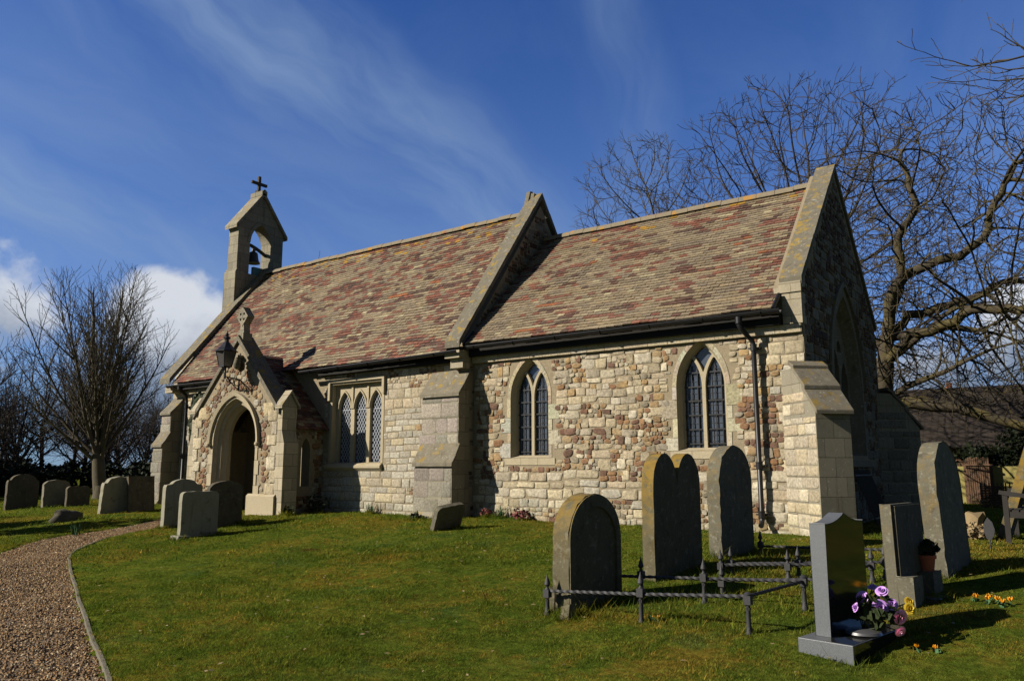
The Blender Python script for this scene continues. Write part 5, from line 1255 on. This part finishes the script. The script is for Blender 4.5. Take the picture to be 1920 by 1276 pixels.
OAK = dict(n=(12, 13, 9, 5), seg=(5, 11, 8, 6, 4), wob=(.07, .11, .14, .17, .2), trop=(.0, .05, .04, .03, .02), tip=(.7, .2, .28, .4, .7), t0=(.55, .12, .10, .10), ang=((15, 75), (28, 58), (28, 60), (28, 65)),
           L=(1, 6.2, 2.6, 1.15, .5), fall=(.1, .45, .40, .3), R=(.3, .115, .040, .014, .0075), k=(12, 8, 5, 3, 3), rmin=.0062, lead=2)
def tree(name, label, base, h, r, P, seed, m='bark', trunk=.28, d=(0, 0, 1), group=None, flare=True):
    rnd = random.Random(seed); t = thing(name, label, 'tree', base, group); mbs = [MB(), MB()]
    grow(mbs, Vector(base) - Vector((0, 0, .2)), Vector(d).normalized(), h * trunk + .2, r, 0, P, rnd)
    if flare: mbs[0].lathe((base[0], base[1], base[2] - .15), [(r * 1.7, 0), (r * 1.35, .15), (r * 1.1, .4), (r * .98, .7)], 12)
    build('trunk', mbs[0], M[m], t, smooth=60); build('branches', mbs[1], M[m], t, smooth=180); return t
def copy_tree(src, loc, rz, s_, label, group=None):
    c = src.copy(); COL.objects.link(c); c.location = loc; c.rotation_euler = (0, 0, rz); c.scale = (s_,) * 3; c['label'] = label
    if group: c['group'] = group
    for ch in src.children:
        o = ch.copy(); COL.objects.link(o); o.parent = c
    return c
tree('bare_tree', 'bare fan-shaped tree standing over the far headstones left of the church', (-22.6, .25, .45), 8.1, .24, dict(ASH, env=egg(-22.75, -.05, 2.2, 5.3, 8.55, 3.05, .42)), 5, 'bark', trunk=.24)
def crown_tree(name, label, base, r, lead, env, box, m, seed, na=2600, D=.27, dk=.52, twig=(.28, .55), tip=.0085, bias=.0, ntw=3, wob=.10, limbs=(), e=2.35):
    """limbs reach out towards scattered points of the crown, fork where those pull apart, and end in twigs"""
    rg = np.random.default_rng(seed); rn = random.Random(seed); A = []
    while len(A) < na:
        p = (rg.uniform(box[0], box[1]), rg.uniform(box[2], box[3]), rg.uniform(box[4], box[5]))
        if env(*p, rn): A.append(p)
    A = np.array(A); pts = [np.array(q, float) for q in lead]; par = [-1]
    N = [pts[0]]
    for a, b in zip(pts, pts[1:]):
        k = max(1, int(np.linalg.norm(b - a) / D))
        for i in range(1, k + 1): N.append(a + (b - a) * i / k); par.append(len(N) - 2)
    nl = len(N); lr = []
    for (r0, r1, pl) in limbs:                 # main limbs set out along the lines they take
        pl = [np.array(q, float) for q in pl]; j0 = int(np.argmin([np.linalg.norm(q - pl[0]) for q in N[:nl]])); prev_ = j0; cum = []
        for a, b in zip(pl, pl[1:]):
            k = max(2, int(np.linalg.norm(b - a) / D))
            for i in range(1, k + 1): N.append(a + (b - a) * i / k + rg.normal(0, .045, 3)); par.append(prev_); prev_ = len(N) - 1; cum.append(prev_)
        lr += [(q, r0 + (r1 - r0) * i / len(cum)) for i, q in enumerate(cum)]
    NN = np.array(N); d = np.linalg.norm(A[:, None] - NN[None], axis=2); near = d.argmin(1); nd = d.min(1); alive = np.ones(len(A), bool); dirs_seen = set()
    for it in range(140):
        alive &= nd > dk
        if not alive.any(): break
        idx = np.where(alive)[0]; v = A[idx] - NN[near[idx]]; v /= np.linalg.norm(v, axis=1)[:, None]
        acc = np.zeros((len(NN), 3)); np.add.at(acc, near[idx], v); src = np.unique(near[idx]); new = []; npar = []
        for q in src:
            g_ = acc[q] + rg.normal(0, wob, 3) + np.array((0, 0, bias)); l = np.linalg.norm(g_)
            if l < 1e-6: continue
            prev = NN[q] - NN[par[q]] if par[q] >= 0 else np.array((0, 0, 1.)); g_ = g_ / l + .35 * prev / (np.linalg.norm(prev) + 1e-9); g_ /= np.linalg.norm(g_); p_ = NN[q] + g_ * D
            key = (q, round(p_[0], 1), round(p_[1], 1), round(p_[2], 1))
            if key in dirs_seen: continue
            dirs_seen.add(key); new.append(p_); npar.append(q)
        if not new: break
        nw = np.array(new); o_ = len(NN); NN = np.vstack([NN, nw]); par += npar
        dn = np.linalg.norm(A[:, None] - nw[None], axis=2); m_ = dn.min(1); w_ = dn.argmin(1); up_ = m_ < nd; nd[up_] = m_[up_]; near[up_] = w_[up_] + o_
    n = len(NN); ch = [[] for _ in range(n)]
    for i in range(1, n): ch[par[i]].append(i)
    acc = np.zeros(n)
    for i in range(n - 1, -1, -1):
        if not ch[i]: acc[i] = tip ** e
        if par[i] >= 0: acc[par[i]] += acc[i]
    rad = acc ** (1 / e); rad = rad * 1.0; rad[:nl] = np.maximum(rad[:nl], np.linspace(r, r * .5, nl))
    for q, w_ in lr: rad[q] = max(rad[q], w_)
    t = thing(name, label, 'tree', base); tr, br = MB(), MB()
    tr.tube([tuple(q) for q in NN[:nl]], list(rad[:nl]), 12); tr.lathe((base[0], base[1], base[2] - .15), [(r * 1.7, 0), (r * 1.35, .15), (r * 1.1, .4), (r * .98, .7)], 12)
    stack = [(c, i) for i in range(nl) for c in ch[i] if c >= nl]
    while stack:
        c, p = stack.pop(); line = [tuple(NN[p]), tuple(NN[c])]; rr = [min(rad[p], rad[c] * 1.25), rad[c]]; q = c
        while ch[q]:
            ks = sorted(ch[q], key=lambda z: -rad[z]); stack += [(k, q) for k in ks[1:]]; q = ks[0]; line.append(tuple(NN[q])); rr.append(rad[q])
        br.tube(line, rr, 6 if rr[0] > .05 else 4 if rr[0] > .018 else 3, cap=False)
    for i in range(nl, n):
        if rad[i] > .022: continue
        d0 = NN[i] - NN[par[i]]; d0 /= np.linalg.norm(d0); k = ntw if not ch[i] else (1 if rn.random() < .55 else 0)
        for _ in range(k):
            dd = d0 * .8 + rg.normal(0, .45, 3) + np.array((0, 0, .12)); dd /= np.linalg.norm(dd); L = rn.uniform(*twig); a = NN[i]; ln = [tuple(a)]
            for s_ in range(3): dd = dd + rg.normal(0, .14, 3) + np.array((0, 0, .05)); dd /= np.linalg.norm(dd); a = a + dd * L / 3; ln.append(tuple(a))
            br.tube(ln, [tip * .85, tip * .75, tip * .65, tip * .55], 3, cap=False)
            if rn.random() < .7:
                dd2 = dd + rg.normal(0, .5, 3); dd2 /= np.linalg.norm(dd2); br.tube([ln[2], tuple(np.array(ln[2]) + dd2 * L * .45)], [tip * .65, tip * .5], 3, cap=False)
    build('trunk', tr, M[m], t, smooth=60); build('branches', br, M[m], t, smooth=180); return t
crown_tree('bare_tree', 'upright bare tree rising behind the middle of the chancel roof', (-11.0, 17.8, .5), .30, [(-11, 17.8, .4), (-11, 17.8, 4.0), (-10.9, 17.7, 7.5), (-10.7, 17.7, 11.0)], egg(-11.2, 17.7, 5, 11.0, 16.2, 3.6, .5), (-16, -6, 12.5, 23, 6, 16.5), 'bark', 12, na=2600, D=.30, dk=.55, twig=(.4, .8), tip=.0122, bias=.35, wob=.12)
crown_tree('bare_tree', 'dense round-headed bare tree directly behind the east gable', (-4.1, 15.0, .5), .36, [(-4.1, 15, .4), (-4.1, 15.0, 4.0), (-4.0, 15.0, 6.5), (-3.9, 15, 8.6)], egg(-3.8, 15.0, 3.5, 10.2, 15.3, 5.3, .6), (-9.5, 2, 9.5, 20.5, 4, 15.6), 'bark_far', 21, na=4200, D=.28, dk=.50, twig=(.35, .7), tip=.0122, e=2.25, bias=.12, wob=.14)
gt = crown_tree('gnarled_tree', 'gnarled mossy tree with wide twisting limbs right of the east gable', (-.75, 9.75, .5), .30, [(-.75, 9.75, .4), (-.78, 9.75, 2.2), (-.65, 9.7, 4.0), (-.4, 9.75, 5.6)], egg(1.7, 9.9, 2.4, 7.0, 10.9, 5.3, .8), (-4, 7.6, 4.5, 15.5, 3.0, 11.2), 'bark_moss', 33, na=7000, D=.22, dk=.39, twig=(.28, .55), tip=.0105, bias=-.02, wob=.28, e=2.25,
    limbs=((.17, .06, [(-.5, 9.75, 5.5), (-.1, 9.8, 6.5), (.6, 9.9, 6.95), (1.4, 9.9, 7.0), (2.1, 10, 7.6), (2.3, 10.1, 8.4), (2.7, 10.1, 9.2)]), (.15, .05, [(-.5, 9.7, 5.5), (-.05, 9.6, 6.6), (.05, 9.5, 7.6), (.5, 9.5, 8.5), (.2, 9.5, 9.9)]),
           (.12, .05, [(-.7, 9.75, 4.6), (-1.2, 9.5, 5.8), (-1.3, 9.3, 6.6), (-1.9, 9.2, 7.6)]), (.13, .05, [(-.7, 9.75, 4.2), (.1, 9.4, 5.0), (.9, 9.2, 5.1), (1.6, 9.0, 5.5), (2.6, 8.8, 5.2), (3.4, 8.7, 5.5)]), (.11, .045, [(-.6, 9.75, 4.8), (.0, 10.2, 5.6), (1.0, 10.6, 5.8), (2.2, 10.9, 6.4)])))
mb = MB(); rnd = random.Random(8); base_ = wl(gt)
Pd = dict(OAK, trop=(-.02, -.02, -.03, -.04, -.05), n=(0, 9, 7, 4), wob=(.1, .16, .2, .24, .25), L=(1, 3.6, 1.9, 1.0, .5), R=(.3, .10, .035, .013, .0075))
mbs = [MB(), mb]
for (z, dx, dz, L) in ((3.5, 1, .02, 3.6), (4.3, 1, .05, 3.6), (5.0, 1, .0, 3.4)):
    grow(mbs, Vector((-.7, 9.75, z)), Vector((dx, rnd.uniform(-.5, .4), dz)).normalized(), L, .10, 1, Pd, rnd)
pts = [(-.7, 9.75, 3.1), (-.2, 9.8, 3.3), (.4, 9.85, 3.16), (1.0, 9.9, 3.1), (1.6, 10.0, 2.85), (2.4, 10.1, 2.55), (3.4, 10.2, 2.6)]
mb.tube(pts, [.2, .17, .155, .145, .13, .12, .10], 9); build('low_boughs', mb, M['bark_moss'], gt, smooth=180)
rt = thing('overhanging_tree', 'bare tree at the right edge whose twigs hang into the top right corner', 'tree', (6.6, -2.6, .3)); mbs = [MB(), MB()]; rnd = random.Random(4)
mbs[0].tube([(6.6, -2.6, 0), (6.55, -2.62, 1.5), (6.4, -2.7, 3.2), (6.3, -2.8, 5.2), (6.2, -2.9, 7.4)], [.3, .24, .22, .17, .1], 12)
PT = dict(OAK, n=(0, 7, 4, 2), t0=(.5, .50, .2, .2), wob=(.1, .07, .16, .2, .2), trop=(0, -.01, .04, .05, .03), L=(1, 3.3, .85, .34, .18), R=(.3, .03, .011, .006, .004), rmin=.0035, fall=(0, .35, .4, .3), lead=1, ang=((30, 60), (28, 55), (30, 60), (30, 60)))
for (p, q, L) in (((6.35, -2.7, 5.6), (-1, -.34, .20), 3.7), ((6.3, -2.8, 6.2), (-1, -.35, .16), 3.6), ((6.4, -2.7, 5.1), (-1, -.28, .18), 3.2), ((6.35, -2.75, 4.6), (-1, -.24, .16), 2.9), ((6.3, -2.8, 6.6), (-1, -.36, .08), 3.5), ((6.3, -2.8, 5.9), (-1, -.30, .08), 3.2), ((6.3, -2.8, 5.4), (-1, -.42, .14), 3.3), ((6.3, -2.8, 5.4), (1, .3, .6), 3.0), ((6.3, -2.8, 6.4), (.3, .8, .8), 3.0)):
    grow(mbs, Vector(p), Vector(q).normalized(), L, .035, 1, PT, rnd)
build('trunk', mbs[0], M['bark'], rt, smooth=60); build('branches', mbs[1], M['bark'], rt, smooth=180)
# thicket of thinner trees beyond the far graves
TH = dict(ASH, n=(9, 10, 7, 3), seg=(4, 8, 5, 4, 2), rmin=.009, wob=(.06, .08, .10, .12, .14), L=(1, 4.4, 1.8, .8, .35), R=(.2, .06, .025, .012, .009), ang=((15, 62), (26, 52), (25, 55), (25, 55)), t0=(.40, .10, .10, .12))
THG = 'trees of the thicket behind the far graves'
tA = tree('thicket_tree', 'slender bare tree in the thicket behind the far graves', (-33, -3.5, .4), 5.0, .12, TH, 51, 'bark_far', trunk=.50, group=THG)
tB = tree('thicket_tree', 'slender bare tree in the thicket behind the far graves', (-36, .5, .4), 6.0, .12, dict(TH, wob=(.08, .12, .14, .14, .15), ang=((25, 75), (28, 55), (25, 55), (25, 55))), 52, 'bark_far', trunk=.62, group=THG)
k = 0
for (x, y, s_) in ((-33, -2.0, .80), (-35, 2.5, .85), (-32.5, 3.9, .76), (-34, 6.0, .84), (-37, 4.6, .92), (-39, -.8, .98), (-40, 8.0, .92), (-33, 8.6, .80), (-36, 10.8, .9), (-29.5, -2.2, .66), (-41, 3.0, .98), (-30.5, 5.0, .66), (-38, 7.0, .86), (-44, 5.5, 1.1), (-43, 0.0, 1.02), (-45, 11.5, 1.1), (-36, -4.6, .95), (-31, 1.2, .66), (-34.5, -.4, .8), (-32, 6.9, .7), (-38.5, 2.0, .9)):
    copy_tree(tA if k % 2 else tB, (x, y, .4), k * 2.1, s_ * .93, 'slender bare tree in the thicket behind the far graves', THG); k += 1
copy_tree(tA, (-23.3, 9.4, .4), 1.0, 1.22, 'bare tree whose tip shows over the nave ridge beside the bell turret')
# evergreen shrubs
def shrub(name, label, c, rad, n, size, m, seed, group=None):
    z = c[2]; t = thing(name, label, 'shrub', (c[0], c[1], z), group); mb = MB(); st = np.random.default_rng(seed)
    N = n; ncl = 26; cl = st.normal(size=(ncl, 3)); cl /= np.linalg.norm(cl, axis=1)[:, None]; cl *= (.45 + .5 * st.random((ncl, 1)))
    for i in range(ncl):
        cc0 = (c[0] + cl[i, 0] * rad[0], c[1] + cl[i, 1] * rad[1], z + rad[2] * (1 + cl[i, 2] * .85)); s_ = st.uniform(.24, .42)
        leaves(mb, cc0, (rad[0] * s_, rad[1] * s_, rad[2] * s_), N // ncl, size, seed=seed * 100 + i, shell=.2)
    build('foliage', mb, M[m], t); mb = MB()
    for i in range(9): mb.tube([(c[0] + st.normal() * .15, c[1] + st.normal() * .15, z - .1), (c[0] + cl[i, 0] * rad[0] * .8, c[1] + cl[i, 1] * rad[1] * .8, z + rad[2] * (1 + cl[i, 2] * .7))], [.05, .015], 5)
    build('stems', mb, M['bark_far'], t); return t
HG = 'dark evergreen bushes along the far boundary'
for i, (x, y, rx, ry, rz) in enumerate(((-27.5, -3.9, 1.4, 1.6, 1.55), (-29, -1.9, 1.3, 1.4, .85), (-29.5, .3, 1.4, 1.5, .70), (-29.5, 2.4, 1.4, 1.4, .75), (-28.5, 4.2, 1.4, 1.3, .8), (-27, 5.6, 1.4, 1.4, 1.0), (-33, -5.2, 2.0, 2.2, 2.3), (-25.5, 3.6, 1.0, 1.0, .7), (-30, 7.5, 2, 2, 1.5), (-33, 1.5, 2, 2, .9))):
    shrub('evergreen_bush', 'dark evergreen bush in the hedge line behind the far graves', (x, y, .35), (rx, ry, rz), 2600, .17, 'leaf_dark', 60 + i, HG)
for i, (x, y) in enumerate(((-19.6, -9.9), (-24.2, -11.2))):
    shrub('yew', 'dark rounded yew standing to the left of the view, shading the far grass', (x, y, .1), (1.7, 1.7, 3.0), 5200, .2, 'leaf_dark', 120 + i, 'yews left of the view')
RS = 'dark bushes before the cottage'
for i, (x, y, z, rx, ry, rz) in enumerate(((-1.6, 16.5, .4, 1.5, 1.0, 1.15), (.4, 16.2, .4, 1.4, 1.0, 1.1), (2.2, 16.4, .4, 1.4, 1.0, 1.25), (4.0, 16.0, .4, 1.5, 1.2, 1.6))):
    shrub('boundary_bush', 'dark bush behind the garden wall in front of the cottage', (x, y, z), (rx, ry, rz), 2400, .12, 'leaf_dark', 80 + i, RS)
shrub('dark_conifer', 'tall dark evergreen at the right edge behind the cottage', (3.6, 19.5, .4), (1.9, 1.9, 2.9), 6000, .2, 'leaf_dark', 95)

# ================================================================== COTTAGE, GARDEN WALL, BENCH AND SMALL THINGS ON THE RIGHT
ct = thing('cottage', 'low cottage with a dark mossy roof behind the bare tree on the right', 'house', (1, 25, .4))
mb = MB(); mb.box((-5.5, 22.9, .3), (9, 27.6, 2.5)); build('wall', mb, M['cottage_wall'], ct)
def fieldroof(x0, x1, y0, z0, y1, z1):
    mb = MB(); nx_, ny_ = 60, 14
    for j in range(ny_):
        for i in range(nx_):
            xa, xb = x0 + (x1 - x0) * i / nx_, x0 + (x1 - x0) * (i + 1) / nx_; ta, tb = j / ny_, (j + 1) / ny_; e = random.uniform(0, .02)
            mb.add([(xa, y0 + (y1 - y0) * ta, z0 + (z1 - z0) * ta + .04 + e), (xb - .01, y0 + (y1 - y0) * ta, z0 + (z1 - z0) * ta + .04 + e), (xb - .01, y0 + (y1 - y0) * tb, z0 + (z1 - z0) * tb), (xa, y0 + (y1 - y0) * tb, z0 + (z1 - z0) * tb),
                    (xa, y0 + (y1 - y0) * ta, z0 + (z1 - z0) * ta), (xb - .01, y0 + (y1 - y0) * ta, z0 + (z1 - z0) * ta)], [(0, 1, 2, 3), (4, 5, 1, 0)])
    return mb
rb = fieldroof(-5.8, 9.3, 22.3, 2.35, 25.2, 4.95); rb.prism([(-5.8, 22.3, 2.33), (-5.8, 25.2, 4.93), (-5.8, 28.2, 2.33)], (15.1, 0, 0)); rf = build('roof', rb, M['cottage_roof'], ct)
mb = MB(); mb.box((-1.3, 25.25, 4.4), (-.75, 25.7, 4.86)); mb.lathe((-1.0, 25.4, 4.86), [(.13, 0), (.11, .25), (.14, .28), (.12, .32)], 12); build('chimney', mb, M['redpot'], rf)
for x in (-3.0, 0.5, 4.0):
    mb = MB(); mb.box((x, 22.86, 1.0), (x + .9, 22.9, 1.9)); w_ = build('window', mb, M['glass'], ct)
gwl = thing('garden_wall', 'yellow-green limewashed garden wall panels behind the grave slabs', 'wall', (1, 13.3, .5))
mb = MB()
for (xa, xb) in ((-3.2, -.72), (-.68, .66), (1.32, 2.3), (2.34, 5.0)): mb.box((xa, 13.25, .3), (xb, 13.36, 1.62))
build('panel', mb, M['render'], gwl)
mb = MB()
for x in (-.70, .68, 1.30, 2.32): mb.box((x - .05, 13.2, .3), (x + .05, 13.4, 1.68))
build('post', mb, M['picket'], gwl)
gt_ = thing('picket_gate', 'brown vertical-slat wooden gate between the garden wall panels', 'gate', (1.0, 12.9, .5))
mb = MB()
for i in range(11): x = .72 + i * .053; mb.box((x, 12.90, .58), (x + .038, 12.925, 1.84 + .02 * (i % 3)))
build('slats', mb, M['picket'], gt_); mb = MB(); mb.box((.71, 12.926, .80), (1.30, 12.96, .88)); mb.box((.71, 12.926, 1.5), (1.30, 12.96, 1.57)); mb.box((.70, 12.86, 1.64), (1.31, 12.898, 1.69)); build('crossbars', mb, M['picket'], gt_)
hd = thing('woven_hurdle', 'low brown woven hurdle panel below the garden wall', 'fence', (1.6, 10.9, .5))
mb = MB()
for j in range(14):
    z = .56 + j * .042; mb.tube([(1.22 + i * .06, 10.9 + (.02 if (i + j) % 2 else -.02), z) for i in range(14)], .02, 5)
for i in range(9): mb.tube([(1.25 + i * .09, 10.9, .4), (1.25 + i * .09, 10.9, 1.2)], .018, 5)
build('weave', mb, M['picket'], hd)
be = thing('garden_bench', 'weathered grey wooden bench at the right edge, facing the church', 'bench', (2.8, .7, .57))
zb0 = .57
for (x, y) in ((2.54, .0), (2.54, 1.5)):
    mb = MB(); mb.box((x, y, zb0 - .05), (x + .065, y + .065, zb0 + .66)); build('leg', mb, M['bench'], be)
    mb = MB(); mb.prism([(x + .48, y, zb0 - .05), (x + .55, y, zb0 - .05), (x + .66, y, zb0 + .95), (x + .60, y, zb0 + .95), (x + .48, y, zb0 + .45)], (0, .065, 0)); build('leg', mb, M['bench'], be)
    mb = MB(); mb.prism([(x - .04, y - .01, zb0 + .66), (x - .03, y - .01, zb0 + .71), (x + .12, y - .01, zb0 + .69), (x + .3, y - .01, zb0 + .66), (x + .57, y - .01, zb0 + .72), (x + .57, y - .01, zb0 + .67), (x + .3, y - .01, zb0 + .61), (x + .1, y - .01, zb0 + .63)], (0, .085, 0)); build('armrest', mb, M['bench'], be)
    mb = MB(); mb.box((x + .06, y + .01, zb0 + .34), (x + .50, y + .055, zb0 + .42)); build('side_rail', mb, M['bench'], be)
mb = MB()
for i in range(5): mb.box((2.54 + i * .1, .01, zb0 + .42), (2.62 + i * .1, 1.56, zb0 + .445))
build('seat', mb, M['bench'], be); mb = MB()
for i in range(13): mb.box((3.08, .12 + i * .11, zb0 + .50), (3.11, .19 + i * .11, zb0 + .90))
mb.box((3.07, .03, zb0 + .88), (3.14, 1.55, zb0 + .95)); build('backrest', mb, M['bench'], be)
sp = thing('tree_stump', 'pale split tree stump with dry stalks round its foot', 'stump', (2.12, .5, .57))
mb = MB(); mb.lathe((2.12, .5, .5), [(.20, 0), (.15, .12), (.125, .3), (.14, .42)], 11); mb.v = [(v[0] + .02 * sin(v[2] * 23), v[1], v[2] + (.05 * sin(v[0] * 60) if v[2] > .8 else 0)) for v in mb.v]; build('stump_wood', mb, M['dry'], sp, smooth=60)
mb = MB(); leaves(mb, (2.05, .42, .66), (.32, .26, .16), 1100, .055, seed=44, shell=.2); build('dry_stalks', mb, M['dry'], sp)
mk = thing('grave_marker', 'small dark leaf-shaped marker on a stake in the grass', 'marker', (2.44, -.97, .53))
mb = MB(); mb.plate([(.0, .10), (.05, .17), (.062, .25), (.04, .34), (-.01, .40), (-.055, .32), (-.06, .22), (-.04, .14)], [], (2.44, -.97, .56), X, Z, NY, .018); build('plaque', mb, M['rail_iron'], mk)
mb = MB(); mb.tube([(2.44, -.97, .45), (2.44, -.97, .68)], .012, 6); build('stake', mb, M['rail_iron'], mk)
gi = thing('iron_grille', 'black iron bar grille leaning against the east wall under the window', 'grille', (.3, 2.9, .57))
mb = MB()
for i in range(15): y = 2.2 + i * .09; mb.tube([(.46, y + .1, .57), (.11, y, 1.55)], .011, 5)
for z in (.70, 1.45): t_ = (z - .57) / .98; mb.tube([(.46 - .35 * t_, 2.2 + .1 * (1 - t_) - .02, z), (.46 - .35 * t_, 3.48 + .1 * (1 - t_), z)], .016, 5)
build('bars', mb, M['black_iron'], gi)

# ================================================================== GRASS
def scatter(n, d0, d1, a0=-40.0, a1=35.5):
    d = np.sqrt(rng.uniform(d0 ** 2, d1 ** 2, n)); a = np.radians(rng.uniform(a0, a1, n) - 36.0)
    return CAM[0] + d * np.sin(a), CAM[1] + d * np.cos(a)
xs, ys, hs_ = [], [], []
for n, d0, d1, h in ((280000, 4.6, 8.0, .019), (270000, 8.0, 12.5, .023), (150000, 12.5, 19, .032), (60000, 19, 32, .05)):
    x, y = scatter(n, d0, d1); xs.append(x); ys.append(y); hs_.append(np.full(n, h))
for o in [o for o in bpy.data.objects if o.get('category') in ('headstone', 'railing', 'stone', 'plant')]:      # longer grass the mower misses
    bb = [WL[o.name] + Vector(v.co) for ch in o.children for v in ch.data.vertices]; bx = np.array([(v.x, v.y, v.z) for v in bb]); lo = bx[bx[:, 2] < bx[:, 2].min() + .3]
    if np.hypot(lo[:, 0].mean() - CAM[0], lo[:, 1].mean() - CAM[1]) > 20: continue
    k_ = 1500 if o['category'] == 'railing' else 700; e = rng.uniform(-.09, .09, (k_, 2)); pk = lo[rng.integers(0, len(lo), k_)][:, :2] * 1.0
    q_ = lo[rng.integers(0, len(lo), k_)][:, :2]; tt_ = rng.random((k_, 1)); pk = pk * tt_ + q_ * (1 - tt_) + e
    xs.append(pk[:, 0]); ys.append(pk[:, 1]); hs_.append(rng.uniform(.035, .085, k_))
for _ in range(150):                                                                                   # coarse tufts
    cx_, cy_ = scatter(1, 5.2, 13.0); k_ = 60; xs.append(cx_ + rng.normal(0, .05, k_)); ys.append(cy_ + rng.normal(0, .05, k_)); hs_.append(rng.uniform(.03, .075, k_))
x, y, h = map(np.concatenate, (xs, ys, hs_))
keep = ~in_path(x, y) & ~((y > YN - .02) & (y < 5.6) & (x > -18.1) & (x < -6.8)) & ~((y > 0) & (y < 5.6) & (x > -7) & (x < .05)) & ~((x > -14.8) & (x < -11.2) & (y > -1.5) & (y < 0))
du = (x - gp.x) * gw.x + (y - gp.y) * gw.y; dv = (x - gp.x) * gn.x + (y - gp.y) * gn.y; keep &= ~((du > -.17) & (du < .92) & (dv > -.21) & (dv < .25))
x, y, h = x[keep], y[keep], h[keep]; n = len(x)
clump = .5 + .5 * np.sin(x * 5.1 + 1.3 * np.sin(y * 3.7)) * np.sin(y * 6.3 + 1.1 * np.sin(x * 4.1)); big = .5 + .5 * np.sin(x * .9 + 2 * np.sin(y * .7)) * np.cos(y * 1.1 + x * .35)
tuft = rng.random(n) < (.02 + .035 * ((x > -1.1) & (x < 2.6) & (y > -6.4) & (y < -2.2)))
h = h * rng.uniform(.45, 1.25, n) * (.5 + .95 * clump) * (.65 + .75 * big) * np.where(tuft, 2.2, 1)
z = gz(x, y) - .006
a = rng.uniform(0, 2 * pi, n); bend = rng.uniform(.3, 1.5, n) * h; wdt = rng.uniform(.0024, .0052, n) * np.clip(np.hypot(x - CAM[0], y - CAM[1]) / 8, .8, 3)
wx, wy = np.cos(a) * wdt, np.sin(a) * wdt; b2 = a + pi / 2 + rng.normal(0, .5, n)
V = np.empty((n, 3, 3), 'f'); V[:, 0] = np.stack([x - wx, y - wy, z], -1); V[:, 1] = np.stack([x + wx, y + wy, z], -1); V[:, 2] = np.stack([x + np.cos(b2) * bend, y + np.sin(b2) * bend, z + h], -1)
dry = rng.random(n) < .10; c = np.stack([rng.uniform(.75, 1.25, n)] * 3, -1) * np.array([1.0, 1.0, 1.0]); c[dry] = np.array([2.3, 1.7, 2.0]) * rng.uniform(.7, 1.3, (dry.sum(), 1))
lit = np.stack([c * .55, c * .55, c * 1.25], 1).reshape(-1, 3) if False else np.repeat(c, 3, 0)
tag(fast_mesh('grass', V.reshape(-1, 3), np.arange(n * 3).reshape(n, 3), M['grass'], cols=lit), None, None, None, 'stuff')

# a few dead leaves on the lawn and the path
x, y = scatter(420, 5.0, 14.0); n = len(x); z = gz(x, y) + np.where(in_path(x, y), -.03, .022); a = rng.uniform(0, 6.28, n); L = rng.uniform(.012, .03, n)
V = np.empty((n, 4, 3), 'f')
for k, (p, q) in enumerate(((-1, 0), (0, .55), (1, 0), (0, -.55))):
    V[:, k] = np.stack([x + (np.cos(a) * p - np.sin(a) * q) * L, y + (np.sin(a) * p + np.cos(a) * q) * L, z + rng.uniform(0, .014, n)], -1)
tag(fast_mesh('dead_leaves', V.reshape(-1, 3), np.arange(n * 4).reshape(n, 4), M['dry']), None, None, None, 'stuff')
